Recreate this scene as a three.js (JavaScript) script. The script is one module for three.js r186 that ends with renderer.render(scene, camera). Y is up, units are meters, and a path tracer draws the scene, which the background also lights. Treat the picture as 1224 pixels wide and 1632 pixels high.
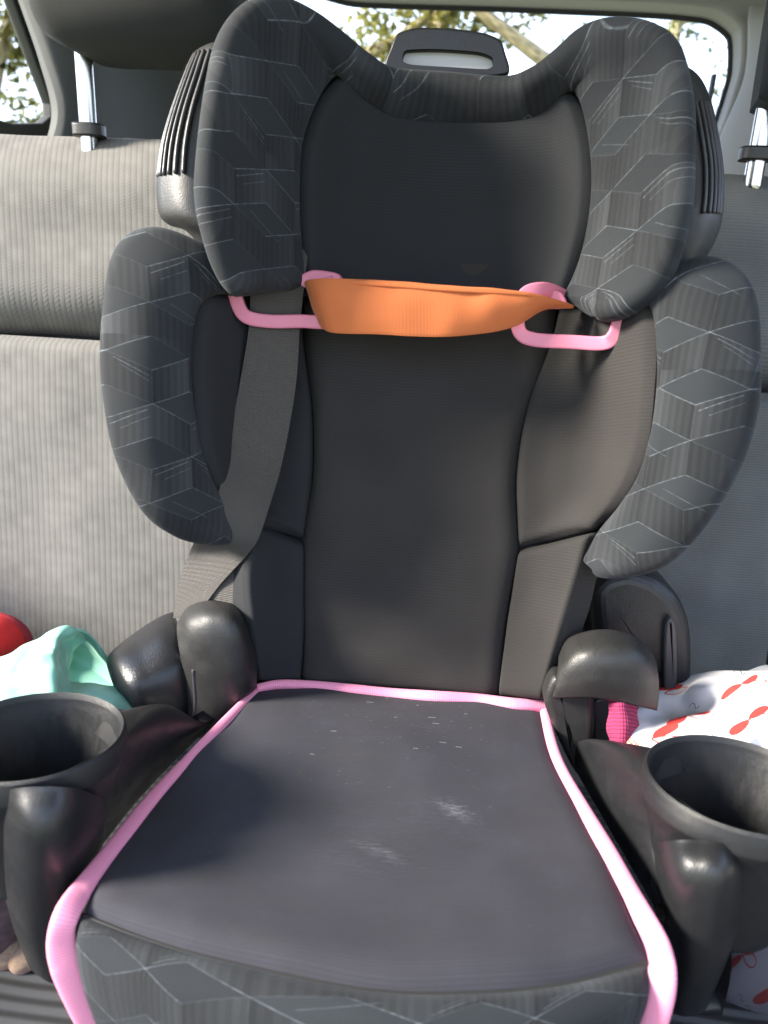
import * as THREE from 'three';
import { RoundedBoxGeometry } from 'three/addons/geometries/RoundedBoxGeometry.js';
import { mergeGeometries } from 'three/addons/utils/BufferGeometryUtils.js';
import { ImprovedNoise } from 'three/addons/math/ImprovedNoise.js';

// ------------------------------------------------------------------ camera, sky, sun, exposure
const W = 1224, H = 1632, DEG = Math.PI / 180;
const scene = new THREE.Scene();
const camera = new THREE.PerspectiveCamera(67, W / H, 0.02, 400);
camera.position.set(0.033, 0.345, 0.68);
camera.rotation.order = 'YXZ';
camera.rotation.set(-13.5 * DEG, 5 * DEG, 3.2 * DEG);
camera.focus = 0.72; camera.userData.fStop = 7;
camera.updateMatrixWorld(true);
camera.updateProjectionMatrix();

const SUN_DIR = new THREE.Vector3(-0.87, 0.45, 0.29).normalize();
const sun = new THREE.DirectionalLight(new THREE.Color().setRGB(1, 0.92, 0.79), 4.2);
sun.name = 'sun';
sun.position.copy(SUN_DIR).multiplyScalar(12);
sun.castShadow = true;
sun.shadow.radius = 28;
sun.shadow.mapSize.set(2048, 2048);
Object.assign(sun.shadow.camera, { left: -6, right: 6, top: 6, bottom: -6, near: 0.5, far: 40 });
scene.add(sun, sun.target);

{ // hazy bright sky, computed
  const w = 256, h = 128, d = new Float32Array(w * h * 4);
  for (let j = 0; j < h; j++) for (let i = 0; i < w; i++) {
    const el = ((j + 0.5) / h - 0.5) * Math.PI, az = ((i + 0.5) / w - 0.5) * 2 * Math.PI;
    const dir = new THREE.Vector3(Math.cos(el) * Math.cos(az), Math.sin(el), Math.cos(el) * Math.sin(az));
    const s = Math.max(0, Math.sin(el));
    const k = Math.pow(s, 0.55), g = Math.pow(Math.max(0, dir.dot(SUN_DIR)), 6) * 0.55;
    const o = (j * w + i) * 4;
    d[o] = 0.8 * (0.96 * (1 - k) + 0.34 * k + g); d[o + 1] = 0.8 * (1.06 * (1 - k) + 0.52 * k + g * 0.95); d[o + 2] = 0.8 * (1.2 * (1 - k) + 0.92 * k + g * 0.85); d[o + 3] = 1;
  }
  const t = new THREE.DataTexture(d, w, h, THREE.RGBAFormat, THREE.FloatType);
  t.mapping = THREE.EquirectangularReflectionMapping; t.magFilter = t.minFilter = THREE.LinearFilter; t.needsUpdate = true;
  scene.background = t; scene.environment = t;
}
const renderer = new THREE.WebGLRenderer({ antialias: true });
renderer.setSize(768, 1024);
renderer.shadowMap.enabled = true;
renderer.toneMapping = THREE.LinearToneMapping;
renderer.toneMappingExposure = 3.8;

// ------------------------------------------------------------------ helpers
const V = (x, y, z) => new THREE.Vector3(x, y, z);
let seed = 20241;
const rnd = () => { seed = (seed * 1664525 + 1013904223) >>> 0; return seed / 4294967296; };
const noise = new ImprovedNoise();
const CAM = camera.position.clone();
function ray(px, py) { return V(px / W * 2 - 1, 1 - py / H * 2, 0.5).unproject(camera).sub(CAM).normalize(); }
const atZ = (px, py, z) => { const d = ray(px, py); return CAM.clone().addScaledVector(d, (z - CAM.z) / d.z); };
const atY = (px, py, y) => { const d = ray(px, py); return CAM.clone().addScaledVector(d, (y - CAM.y) / d.y); };
const atX = (px, py, x) => { const d = ray(px, py); return CAM.clone().addScaledVector(d, (x - CAM.x) / d.x); };
// a point on the booster's leaning back plane, pushed forward by f
const LEAN = 0.12;
const atB = (px, py, f = 0) => { const d = ray(px, py); return CAM.clone().addScaledVector(d, (f - LEAN * CAM.y - CAM.z) / (d.z + LEAN * d.y)); };

const used = new Map();
function numbered(n) { const k = used.get(n) || 0; used.set(n, k + 1); return k ? `${n}_${String(k).padStart(3, '0')}` : n; }
function thing(name, label, category, pos = V(0, 0, 0), group) {
  const o = new THREE.Group(); o.name = numbered(name); o.position.copy(pos); scene.add(o);
  o.userData = { label, category }; if (group) o.userData.group = group;
  o.updateMatrixWorld(true);
  return o;
}
function part(parent, name, geo, mat, label) {   // geometry is given in world coordinates
  const m = new THREE.Mesh(geo, mat); m.name = name; m.castShadow = m.receiveShadow = true;
  parent.updateWorldMatrix(true, false);
  if (parent !== scene) { geo.applyMatrix4(new THREE.Matrix4().copy(parent.matrixWorld).invert()); }
  if (label) m.userData.label = label;
  parent.add(m); return m;
}
function struct(name, geo, mat) { const m = new THREE.Mesh(geo, mat); m.name = name; m.userData.kind = 'structure'; m.castShadow = m.receiveShadow = true; scene.add(m); return m; }

const cr = (p0, p1, p2, p3, t) => { const a = t * t, b = a * t; return 0.5 * (2 * p1 + (p2 - p0) * t + (2 * p0 - 5 * p1 + 4 * p2 - p3) * a + (3 * p1 - p0 - 3 * p2 + p3) * b); };
function spline(pts, t) {
  const n = pts.length - 1; if (n === 0) return pts[0].clone();
  const f = Math.min(Math.max(t, 0), 1) * n, i = Math.min(Math.floor(f), n - 1), k = f - i;
  const a = pts[i], b = pts[i + 1];
  const z = i > 0 ? pts[i - 1] : a.clone().multiplyScalar(2).sub(b);
  const c = i < n - 1 ? pts[i + 2] : b.clone().multiplyScalar(2).sub(a);
  return V(cr(z.x, a.x, b.x, c.x, k), cr(z.y, a.y, b.y, c.y, k), cr(z.z, a.z, b.z, c.z, k));
}
const mirror2 = (t, e) => { const d = Math.min(t, 1 - t) / e; return d >= 1 ? 1 : Math.sqrt(Math.max(0, 1 - (1 - d) * (1 - d))); };
// a stuffed or moulded sheet: rows of control points -> smooth face, padded edges, real thickness
function pillow(rows, o = {}) {
  const { nu = 32, nv = 32, puff = 0.006, thick = 0.012, eu = 0.12, ev = 0.12, edges = [1, 1, 1, 1], face, uv = 'xy', wob = 0, wobF = 30 } = o;
  const S = (u, v) => spline(rows.map((r) => spline(r, u)), v);
  const P = [], N = [];
  for (let j = 0; j <= nv; j++) for (let i = 0; i <= nu; i++) P.push(S(i / nu, j / nv));
  const id = (i, j) => j * (nu + 1) + i;
  for (let j = 0; j <= nv; j++) for (let i = 0; i <= nu; i++) {
    const a = P[id(Math.min(i + 1, nu), j)].clone().sub(P[id(Math.max(i - 1, 0), j)]);
    const b = P[id(i, Math.min(j + 1, nv))].clone().sub(P[id(i, Math.max(j - 1, 0))]);
    const n = a.cross(b); if (n.lengthSq() < 1e-16) n.set(0, 0, 1e-9); N.push(n.normalize());
  }
  const mid = P[id(nu >> 1, nv >> 1)], dir = face || CAM.clone().sub(mid);
  const flip = N[id(nu >> 1, nv >> 1)].dot(dir) < 0;
  if (flip) N.forEach((n) => n.negate());
  const pos = [], uvs = [], idx = [];
  const prof = (t, e, a, b) => { if (t < 0.5 ? !a : !b) return 1; return mirror2(t, e); };
  const push = (p, q) => { pos.push(p.x, p.y, p.z); if (uv === 'xy') uvs.push(q.x + Math.tanh((q.x - 0.03) * 14) * q.z * 0.45, q.y - q.z * 0.2); else if (uv === 'xz') uvs.push(q.x, -q.z + q.y * 0.5); else uvs.push(uv.u, uv.v); };
  let Lu = 0, Lv = 0;
  if (uv === 'len') { for (let i = 0; i < nu; i++) Lu += P[id(i, nv >> 1)].distanceTo(P[id(i + 1, nv >> 1)]); for (let j = 0; j < nv; j++) Lv += P[id(nu >> 1, j)].distanceTo(P[id(nu >> 1, j + 1)]); }
  const put = (p, q, i, j) => { pos.push(p.x, p.y, p.z); if (uv === 'len') uvs.push(i / nu * Lu, j / nv * Lv); else if (uv === 'xz') uvs.push(q.x, -q.z + q.y * 0.5); else if (uv === 'unit') uvs.push(i / nu, 1 - j / nv); else uvs.push(q.x + Math.tanh((q.x - 0.03) * 14) * q.z * 0.45, q.y - q.z * 0.2); };
  for (let j = 0; j <= nv; j++) for (let i = 0; i <= nu; i++) {
    const k = id(i, j), h = puff * prof(i / nu, eu, edges[0], edges[1]) * prof(j / nv, ev, edges[2], edges[3]);
    const w = wob ? wob * noise.noise(P[k].x * wobF + 3.1, P[k].y * wobF + 7.7, P[k].z * wobF) : 0;
    put(P[k].clone().addScaledVector(N[k], h + w), P[k], i, j);
  }
  const quad = (a, b, c, d) => { if (flip) idx.push(a, c, b, a, d, c); else idx.push(a, b, c, a, c, d); };
  for (let j = 0; j < nv; j++) for (let i = 0; i < nu; i++) quad(id(i, j), id(i + 1, j), id(i + 1, j + 1), id(i, j + 1));
  const M = P.length;
  for (let j = 0; j <= nv; j++) for (let i = 0; i <= nu; i++) { const k = id(i, j); put(P[k].clone().addScaledVector(N[k], -thick), P[k], i, j); }
  for (let j = 0; j < nv; j++) for (let i = 0; i < nu; i++) quad(M + id(i, j), M + id(i, j + 1), M + id(i + 1, j + 1), M + id(i + 1, j));
  const rim = [];
  for (let i = 0; i < nu; i++) rim.push([i, 0]); for (let j = 0; j < nv; j++) rim.push([nu, j]);
  for (let i = nu; i > 0; i--) rim.push([i, nv]); for (let j = nv; j > 0; j--) rim.push([0, j]);
  const base = pos.length / 3;
  for (const [i, j] of rim) for (const b of [0, M]) { const k = (id(i, j) + b) * 3; pos.push(pos[k], pos[k + 1], pos[k + 2]); const t = (id(i, j) + b) * 2; uvs.push(uvs[t], uvs[t + 1]); }
  for (let r = 0; r < rim.length; r++) { const s = (r + 1) % rim.length; quad(base + 2 * r, base + 2 * r + 1, base + 2 * s + 1, base + 2 * s); }
  const g = new THREE.BufferGeometry();
  g.setAttribute('position', new THREE.Float32BufferAttribute(pos, 3)); g.setAttribute('uv', new THREE.Float32BufferAttribute(uvs, 2));
  g.setIndex(idx); g.computeVertexNormals(); return g;
}
// a band or bar swept along a path; w and h may be functions of t; up gives the direction of h
function sweep(pts, w, h, up = V(0, 1, 0), o = {}) {
  const { n = 80, m = 16, e = 2.6, closed = false } = o;
  const wf = typeof w === 'function' ? w : () => w, hf = typeof h === 'function' ? h : () => h, uf = typeof up === 'function' ? up : () => up;
  const pos = [], uvs = [], idx = []; let L = 0, last = null;
  for (let i = 0; i <= n; i++) {
    const t = i / n, p = spline(pts, t), q = spline(pts, Math.min(1, t + 0.004)).sub(spline(pts, Math.max(0, t - 0.004))).normalize();
    const a = q.clone().cross(uf(t)).normalize(), b = a.clone().cross(q).normalize();
    if (last) L += p.distanceTo(last); last = p;
    for (let k = 0; k <= m; k++) {
      const th = k / m * 2 * Math.PI, c = Math.cos(th), s = Math.sin(th);
      const x = Math.sign(c) * Math.pow(Math.abs(c), 2 / e) * wf(t) / 2, y = Math.sign(s) * Math.pow(Math.abs(s), 2 / e) * hf(t) / 2;
      const r = p.clone().addScaledVector(a, x).addScaledVector(b, y); pos.push(r.x, r.y, r.z); uvs.push(k / m * 2 * (wf(t) + hf(t)), L);
    }
  }
  for (let i = 0; i < n; i++) for (let k = 0; k < m; k++) { const a = i * (m + 1) + k, b = a + m + 1; idx.push(a, b, b + 1, a, b + 1, a + 1); }
  if (!closed) for (const [i, f] of [[0, 1], [n, 0]]) {
    const c = pos.length / 3, p = spline(pts, i / n); pos.push(p.x, p.y, p.z); uvs.push(0, 0);
    for (let k = 0; k < m; k++) { const a = i * (m + 1) + k; f ? idx.push(c, a, a + 1) : idx.push(c, a + 1, a); }
  }
  const g = new THREE.BufferGeometry();
  g.setAttribute('position', new THREE.Float32BufferAttribute(pos, 3)); g.setAttribute('uv', new THREE.Float32BufferAttribute(uvs, 2));
  g.setIndex(idx); g.computeVertexNormals(); return g;
}
// outline of points (in a plane facing +z) pushed back by depth with rounded edges
function slab(pts, depth, bevel = 0.006, hole) {
  const z = pts.reduce((s, p) => s + p.z, 0) / pts.length;
  const closed = new THREE.CatmullRomCurve3(pts.map((p) => V(p.x, p.y, 0)), true, 'catmullrom', 0.35).getPoints(90);
  const s = new THREE.Shape(closed.map((p) => new THREE.Vector2(p.x, p.y)));
  if (hole) s.holes.push(new THREE.Path(new THREE.CatmullRomCurve3(hole.map((p) => V(p.x, p.y, 0)), true, 'catmullrom', 0.35).getPoints(60).map((p) => new THREE.Vector2(p.x, p.y))));
  const g = new THREE.ExtrudeGeometry(s, { depth, bevelEnabled: true, bevelThickness: bevel, bevelSize: bevel, bevelOffset: -bevel, bevelSegments: 5, steps: 1 });
  g.translate(0, 0, z - depth - bevel); return g;
}
const ballGeo = (c, rx, ry, rz, amp = 0, f = 20, seg = 48) => {
  const g = new THREE.SphereGeometry(1, seg, seg >> 1), p = g.attributes.position;
  for (let i = 0; i < p.count; i++) {
    const v = V(p.getX(i), p.getY(i), p.getZ(i)), q = V(v.x * rx, v.y * ry, v.z * rz);
    const k = 1 + amp * noise.noise(q.x * f + c.x * 9, q.y * f + c.y * 9, q.z * f + 5); q.multiplyScalar(k).add(c); p.setXYZ(i, q.x, q.y, q.z);
  }
  g.computeVertexNormals(); return g;
};
const boxGeo = (x0, x1, y0, y1, z0, z1, r = 0.01) => { const g = new RoundedBoxGeometry(x1 - x0, y1 - y0, z1 - z0, 4, r); g.translate((x0 + x1) / 2, (y0 + y1) / 2, (z0 + z1) / 2); return g; };

// ------------------------------------------------------------------ textures and materials
const lin = (r, g, b) => new THREE.Color().setRGB(r, g, b);
function tex(canvas, size, srgb) {
  const t = new THREE.CanvasTexture(canvas); t.wrapS = t.wrapT = THREE.RepeatWrapping; t.repeat.set(1 / size[0], 1 / size[1]);
  if (srgb) t.colorSpace = THREE.SRGBColorSpace; t.anisotropy = 8; return t;
}
function grid(w, h, f, size, srgb = false) {   // texture from a function (u, v in 0..1) -> value or [r, g, b] in 0..1
  const d = new Uint8Array(w * h * 4);
  for (let j = 0; j < h; j++) for (let i = 0; i < w; i++) {
    let c = f((i + 0.5) / w, (j + 0.5) / h); if (!c.length) c = [c, c, c];
    const o = (j * w + i) * 4; for (let k = 0; k < 3; k++) d[o + k] = Math.max(0, Math.min(255, c[k] * 255)); d[o + 3] = 255;
  }
  const t = new THREE.DataTexture(d, w, h); t.wrapS = t.wrapT = THREE.RepeatWrapping; t.magFilter = THREE.LinearFilter; t.minFilter = THREE.LinearMipmapLinearFilter; t.generateMipmaps = true;
  t.repeat.set(1 / size[0], 1 / size[1]); if (srgb) t.colorSpace = THREE.SRGBColorSpace; t.needsUpdate = true; return t;
}
const TAU = Math.PI * 2;
const tn = (u, v, f, z) => { // tileable noise
  const a = u * TAU, b = v * TAU, r = f / TAU; return noise.noise(Math.cos(a) * r + 10, Math.sin(a) * r + z, Math.cos(b) * r) * 0.6 + noise.noise(Math.sin(b) * r + 20, Math.cos(a) * r + z, Math.sin(a) * r) * 0.6;
};
// horizontal fine rib knit
const ribBump = grid(256, 512, (u, v) => { const r = 0.5 + 0.5 * Math.sin(v * TAU * 32); return 0.15 + 0.6 * r + 0.15 * rnd() + 0.1 * Math.sin(u * TAU * 40 + (Math.floor(v * 32) % 2) * Math.PI); }, [0.09, 0.09]);
const fineBump = grid(256, 256, () => rnd(), [0.03, 0.03]);
const grainBump = grid(256, 256, (u, v) => 0.5 + 0.5 * tn(u, v, 60, 1) + 0.3 * (rnd() - 0.5), [0.06, 0.06]);
const leatherBump = grid(256, 256, (u, v) => { const n = tn(u, v, 70, 4); return 0.6 - Math.abs(n) * 1.2 + 0.1 * rnd(); }, [0.05, 0.05]);
// knit colour: dark with faint pale flecks and slow tonal drift
const knitMap = (base, amt, rib = 0.34) => grid(512, 512, (u, v) => {
  const r = Math.sin(v * TAU * 130) * 0.5 + 0.5, k = 1 + amt * (0.5 * tn(u, v, 9, 2) + 0.25 * (rnd() - 0.5)) + rib * (r - 0.5);
  return base.map((c) => c * k);
}, [0.36, 0.36], true);
const std = (o) => new THREE.MeshPhysicalMaterial({ roughness: 0.9, ...o });
const sheen = (s, r, g, b) => ({ sheen: s, sheenRoughness: 0.55, sheenColor: lin(r, g, b) });
const M = {};
M.knit = std({ map: knitMap([0.145, 0.136, 0.134], 0.4, 0.1), bumpMap: ribBump, bumpScale: 0.00012, ...sheen(0.1, 0.3, 0.27, 0.25) });
M.knitSmooth = std({ map: knitMap([0.1, 0.108, 0.122], 0.25, 0.1), bumpMap: ribBump, bumpScale: 0.0001, ...sheen(0.06, 0.25, 0.26, 0.3) });
{ // seat fabric with lint and rubbed pale marks (unit uv)
  const c = document.createElement('canvas'); c.width = 1024; c.height = 1024; const g = c.getContext('2d');
  g.fillStyle = '#2b2b33'; g.fillRect(0, 0, 1024, 1024);
  for (let y = 0; y < 1024; y += 6) { g.fillStyle = `rgba(110,110,120,${0.02 + 0.035 * rnd()})`; g.fillRect(0, y, 1024, 2); g.fillStyle = 'rgba(0,0,0,0.05)'; g.fillRect(0, y + 3, 1024, 2); }
  for (let i = 0; i < 260; i++) { const x = rnd() * 1024, y = rnd() * 1024, r = 30 + rnd() * 120, q = g.createRadialGradient(x, y, 0, x, y, r), l = rnd() > 0.5; q.addColorStop(0, l ? 'rgba(150,150,160,0.025)' : 'rgba(0,0,0,0.04)'); q.addColorStop(1, 'rgba(0,0,0,0)'); g.fillStyle = q; g.fillRect(x - r, y - r, 2 * r, 2 * r); }
  const smear = (x, y, w, h, n, a) => { for (let i = 0; i < n; i++) { const t = (rnd() + rnd() + rnd() - 1.5) / 1.5, s = (rnd() + rnd() + rnd() - 1.5) / 1.5; g.fillStyle = `rgba(170,170,180,${a * 0.45 * rnd()})`; g.fillRect(x + t * w + s * h * 0.8, y + s * h, 4 + rnd() * 16, 1.6); } };
  smear(665, 520, 60, 60, 420, 0.34); smear(640, 560, 140, 120, 260, 0.14); smear(520, 640, 120, 160, 300, 0.12); smear(505, 690, 36, 70, 240, 0.3); smear(470, 740, 90, 80, 160, 0.14); smear(610, 200, 110, 80, 120, 0.16); smear(300, 500, 160, 160, 120, 0.1); smear(760, 640, 120, 200, 120, 0.1);
  for (let i = 0; i < 150; i++) { g.fillStyle = `rgba(200,200,206,${0.1 + 0.3 * rnd() * rnd()})`; g.fillRect(200 + rnd() * 620, 60 + 880 * rnd() * rnd(), 2 + rnd() * 7, 1.6); }
  for (const [x, y, w] of [[430, 90, 16], [600, 150, 26], [615, 178, 24], [640, 260, 22], [690, 272, 18], [375, 235, 12], [470, 60, 10], [560, 300, 14], [720, 120, 10], [350, 330, 8], [560, 90, 9], [500, 160, 8]]) { g.fillStyle = 'rgba(205,205,210,0.5)'; g.fillRect(x, y, w, 2); }
  const t = tex(c, [1, 1], true); t.wrapS = t.wrapT = THREE.ClampToEdgeWrapping;
  const b = ribBump.clone(); b.repeat.set(4, 4); b.needsUpdate = true;
  M.seat = std({ map: t, bumpMap: b, bumpScale: 0.00006, ...sheen(0.35, 0.3, 0.3, 0.36) });
}
{ // woven cube pattern of the bolsters, 0.24 x 0.21 m
  const cw = 1024, ch = 896, c = document.createElement('canvas'); c.width = cw; c.height = ch; const g = c.getContext('2d');
  g.fillStyle = '#1b1f24'; g.fillRect(0, 0, cw, ch);
  const a = cw / 6, hh = ch / 4;           // half cube width; one row of cubes
  const e = hh / 1.5;                      // vertical edge
  const P4 = (p) => { g.beginPath(); p.forEach(([x, y], i) => (i ? g.lineTo(x, y) : g.moveTo(x, y))); g.closePath(); };
  const face = (p, n, lo, hi, rev) => {    // p: top-left, top-right, bottom-right, bottom-left
    for (let i = 0; i < n; i++) {
      const t0 = i / n, t1 = (i + 1) / n, k = rev ? 1 - t0 : t0, L = (q, r, t) => [q[0] + (r[0] - q[0]) * t, q[1] + (r[1] - q[1]) * t];
      const v = Math.round(lo + (hi - lo) * k + (i % 2 ? 4 : -3)); g.fillStyle = `rgb(${v},${v + 3},${v + 7})`;
      P4([L(p[0], p[1], t0), L(p[0], p[1], t1), L(p[3], p[2], t1), L(p[3], p[2], t0)]); g.fill();
    }
  };
  for (let row = -1; row < 6; row++) for (let col = -1; col < 5; col++) {
    const x = (col * 2 + (row & 1 ? 1 : 0)) * a, y = row * hh, q = e / 2, s = ((row + 4) * 7 + ((col + 3) % 3) * 5) % 6;
    face([[x - a, y + q], [x, y + e], [x, y + 2 * e], [x - a, y + q + e]], 11, 24, 50 - (s % 3) * 8, s % 2);
    face([[x, y + e], [x + a, y + q], [x + a, y + q + e], [x, y + 2 * e]], 11, 25, 56 - (s % 2) * 12, s % 3 === 0);
    P4([[x, y], [x + a, y + q], [x, y + e], [x - a, y + q]]); g.fillStyle = s % 2 ? '#23282d' : '#1f2328'; g.fill();
  }
  const line = (x0, y0, x1, y1, al, w = 3.4) => { for (let k = 0; k < 14; k++) { g.strokeStyle = `rgba(150,160,168,${al * (0.45 + 0.5 * rnd())})`; g.lineWidth = w * (0.8 + 0.4 * rnd()); g.beginPath(); g.moveTo(x0 + (x1 - x0) * k / 14, y0 + (y1 - y0) * k / 14); g.lineTo(x0 + (x1 - x0) * (k + 1) / 14, y0 + (y1 - y0) * (k + 1) / 14); g.stroke(); } };
  for (let row = -1; row < 6; row++) for (let col = -1; col < 5; col++) {
    const x = (col * 2 + (row & 1 ? 1 : 0)) * a, y = row * hh, q = e / 2, s = ((row + 4) * 7 + ((col + 3) % 3) * 5) % 6;
    line(x - a, y + q, x, y, 0.62); line(x, y, x + a, y + q, s % 2 ? 0.5 : 0.2);
    line(x - a, y + q, x, y + e, s % 3 ? 0.22 : 0.6); line(x, y + e, x + a, y + q, 0.6);
    line(x, y + e, x, y + 2 * e, 0.22, 3);
    if (s < 3) { line(x - a * 0.82, y + q + 26, x - a * 0.06, y + e + 26, 0.5, 3.4); line(x - a * 0.66, y + q + 58, x - a * 0.06, y + e + 50, 0.4, 3); }
    else if (s < 5) { line(x + a * 0.08, y + e + 24, x + a * 0.9, y + q + 26, 0.6, 3.6); line(x + a * 0.3, y + e + 42, x + a * 0.95, y + q + 56, 0.45, 3); }
    else { line(x - a * 0.5, y + q * 0.5 + 30, x + a * 0.45, y + q * 0.5 + 34 + q, 0.4, 3); }
  }
  for (let y = 0; y < ch; y += 3) { g.fillStyle = `rgba(0,0,0,${0.1 + 0.1 * rnd()})`; g.fillRect(0, y, cw, 1); }
  M.cube = std({ map: tex(c, [0.185, 0.155], true), bumpMap: fineBump, bumpScale: 0.0003, ...sheen(0.3, 0.3, 0.34, 0.4) });
}
const scratch = (() => { const c = document.createElement('canvas'); c.width = c.height = 512; const g = c.getContext('2d'); g.fillStyle = 'rgb(90,95,90)'; g.fillRect(0, 0, 512, 512);
  for (let i = 0; i < 900; i++) { g.fillStyle = `rgba(${rnd() > 0.5 ? 150 : 70},${rnd() > 0.5 ? 160 : 80},90,0.12)`; const r = 4 + rnd() * 26; g.beginPath(); g.arc(rnd() * 512, rnd() * 512, r, 0, TAU); g.fill(); }
  for (let i = 0; i < 160; i++) { g.strokeStyle = `rgba(190,190,190,${0.15 + 0.4 * rnd()})`; g.lineWidth = 0.8; const x = rnd() * 512, y = rnd() * 512, a = rnd() * TAU, l = 6 + rnd() * 40; g.beginPath(); g.moveTo(x, y); g.lineTo(x + Math.cos(a) * l, y + Math.sin(a) * l); g.stroke(); }
  return tex(c, [0.16, 0.16]); })();
M.plastic = std({ color: lin(0.011, 0.0115, 0.013), roughnessMap: scratch, roughness: 1, bumpMap: grainBump, bumpScale: 0.00012 });
M.plasticSoft = std({ color: lin(0.018, 0.0178, 0.0178), roughnessMap: scratch, roughness: 1.12, bumpMap: grainBump, bumpScale: 0.00015 });
M.plasticGrey = std({ color: lin(0.045, 0.045, 0.05), roughness: 0.38, bumpMap: grainBump, bumpScale: 0.0001 });
M.leather = std({ color: lin(0.012, 0.0125, 0.015), roughness: 0.33, bumpMap: leatherBump, bumpScale: 0.00018 });
M.trimGrey = std({ color: lin(0.5, 0.5, 0.5), roughness: 0.6 });
M.piping = std({ color: lin(0.04, 0.042, 0.048), roughness: 0.7 });
const webBump = grid(64, 256, (u, v) => 0.5 + 0.5 * Math.sin(v * TAU * 20 + Math.sin(u * TAU * 4) * 0.6), [0.02, 0.032]);
const weaveBump = grid(256, 256, (u, v) => 0.5 + 0.25 * Math.sin(u * TAU * 16) + 0.25 * Math.sin(v * TAU * 16), [0.03, 0.03]);
const pinkMap = grid(64, 512, (u, v) => { const k = 0.95 + 0.05 * Math.sin(v * TAU * 40) + 0.05 * rnd(); return [0.91 * k, 0.57 * k, 0.69 * k]; }, [0.03, 0.072], true);
M.pink = std({ map: pinkMap, bumpMap: webBump, bumpScale: 0.00008, roughness: 0.8, ...sheen(0.3, 1, 0.7, 0.85) });
M.pinkPlastic = std({ color: lin(0.6, 0.19, 0.28), roughness: 0.45 });
M.orange = std({ color: lin(0.56, 0.15, 0.04), bumpMap: weaveBump, bumpScale: 0.0001, roughness: 0.85, transmission: 0.15, thickness: 0, ...sheen(0.2, 1, 0.5, 0.2) });
M.belt = std({ color: lin(0.066, 0.06, 0.055), bumpMap: webBump, bumpScale: 0.0005, roughness: 0.62 });
// car upholstery: upright ribs of little chevrons
const chevF = (u, v) => { const x = u * 12, i = Math.floor(x), f = x - i; const d = Math.abs(f - 0.5) * 2; const s = Math.sin((v * 20 + (i % 2 ? f : 1 - f) * 0.9) * TAU); return 0.55 * (1 - d * d) + 0.25 * (0.5 + 0.5 * s); };
const carBump = grid(512, 512, (u, v) => chevF(u, v) + 0.1 * rnd(), [0.078, 0.06]);
const carMap = grid(512, 512, (u, v) => { const k = 0.9 + 0.1 * chevF(u, v) + 0.1 * tn(u, v, 5, 3) + 0.05 * (rnd() - 0.5); return [0.45 * k, 0.442 * k, 0.428 * k]; }, [0.078, 0.06], true);
M.carRib = std({ map: carMap, bumpMap: carBump, bumpScale: 0.00035, ...sheen(0.25, 0.5, 0.5, 0.5) });
M.carPlain = std({ map: knitMap([0.345, 0.355, 0.36], 0.3, 0.14), bumpMap: weaveBump, bumpScale: 0.0004, ...sheen(0.25, 0.5, 0.5, 0.5) });
M.carHead = std({ map: knitMap([0.14, 0.15, 0.147], 0.2, 0.03), bumpMap: fineBump, bumpScale: 0.0006, ...sheen(0.2, 0.4, 0.45, 0.42) });
const ribHoriz = carBump.clone(); ribHoriz.rotation = Math.PI / 2; ribHoriz.needsUpdate = true;
M.carCushion = std({ color: lin(0.055, 0.056, 0.06), bumpMap: grid(32, 256, (u, v) => 0.5 + 0.5 * Math.sin(v * TAU * 8), [0.1, 0.1]), bumpScale: 0.003 });
M.headliner = std({ color: lin(0.5, 0.46, 0.4), bumpMap: fineBump, bumpScale: 0.0005 });
M.trimDark = std({ color: lin(0.06, 0.064, 0.062), roughness: 0.7, bumpMap: grainBump, bumpScale: 0.0002 });
M.trimLight = std({ color: lin(0.3, 0.3, 0.29), roughness: 0.7, bumpMap: grainBump, bumpScale: 0.0002 });
M.rubber = std({ color: lin(0.02, 0.02, 0.02), roughness: 0.6 });
M.chrome = std({ color: lin(0.55, 0.55, 0.53), roughness: 0.22, metalness: 1 });
M.glass = new THREE.MeshPhysicalMaterial({ color: 0xffffff, roughness: 0.02, transmission: 1, thickness: 0, ior: 1.5 });
M.paint = std({ color: lin(0.35, 0.35, 0.36), roughness: 0.3, clearcoat: 1 });
M.red = std({ map: grid(128, 128, (u, v) => { const k = 0.92 + 0.12 * tn(u, v, 8, 8) + 0.06 * rnd(); return [0.93 * k, 0.13 * k, 0.15 * k]; }, [1, 1], true), bumpMap: fineBump, bumpScale: 0.0002, roughness: 0.7 });
M.redDark = std({ color: lin(0.25, 0.01, 0.02), roughness: 0.7 });
M.mint = std({ color: lin(0.3, 0.6, 0.5), roughness: 0.5, transmission: 0.3, thickness: 0 });
M.mauve = std({ map: knitMap([0.5, 0.4, 0.42], 0.4), bumpMap: grainBump, bumpScale: 0.002 });
M.peach = std({ map: knitMap([0.9, 0.75, 0.64], 0.3), bumpMap: grainBump, bumpScale: 0.002 });
M.knitPink = std({ map: grid(64, 128, (u, v) => { const k = 0.8 + 0.14 * Math.sin(v * TAU * 9 + 0.5 * Math.sin(u * TAU * 2)) + 0.1 * rnd(); return [0.62 * k, 0.18 * k, 0.36 * k]; }, [0.02, 0.03], true), bumpMap: weaveBump, bumpScale: 0.0005 });
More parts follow.
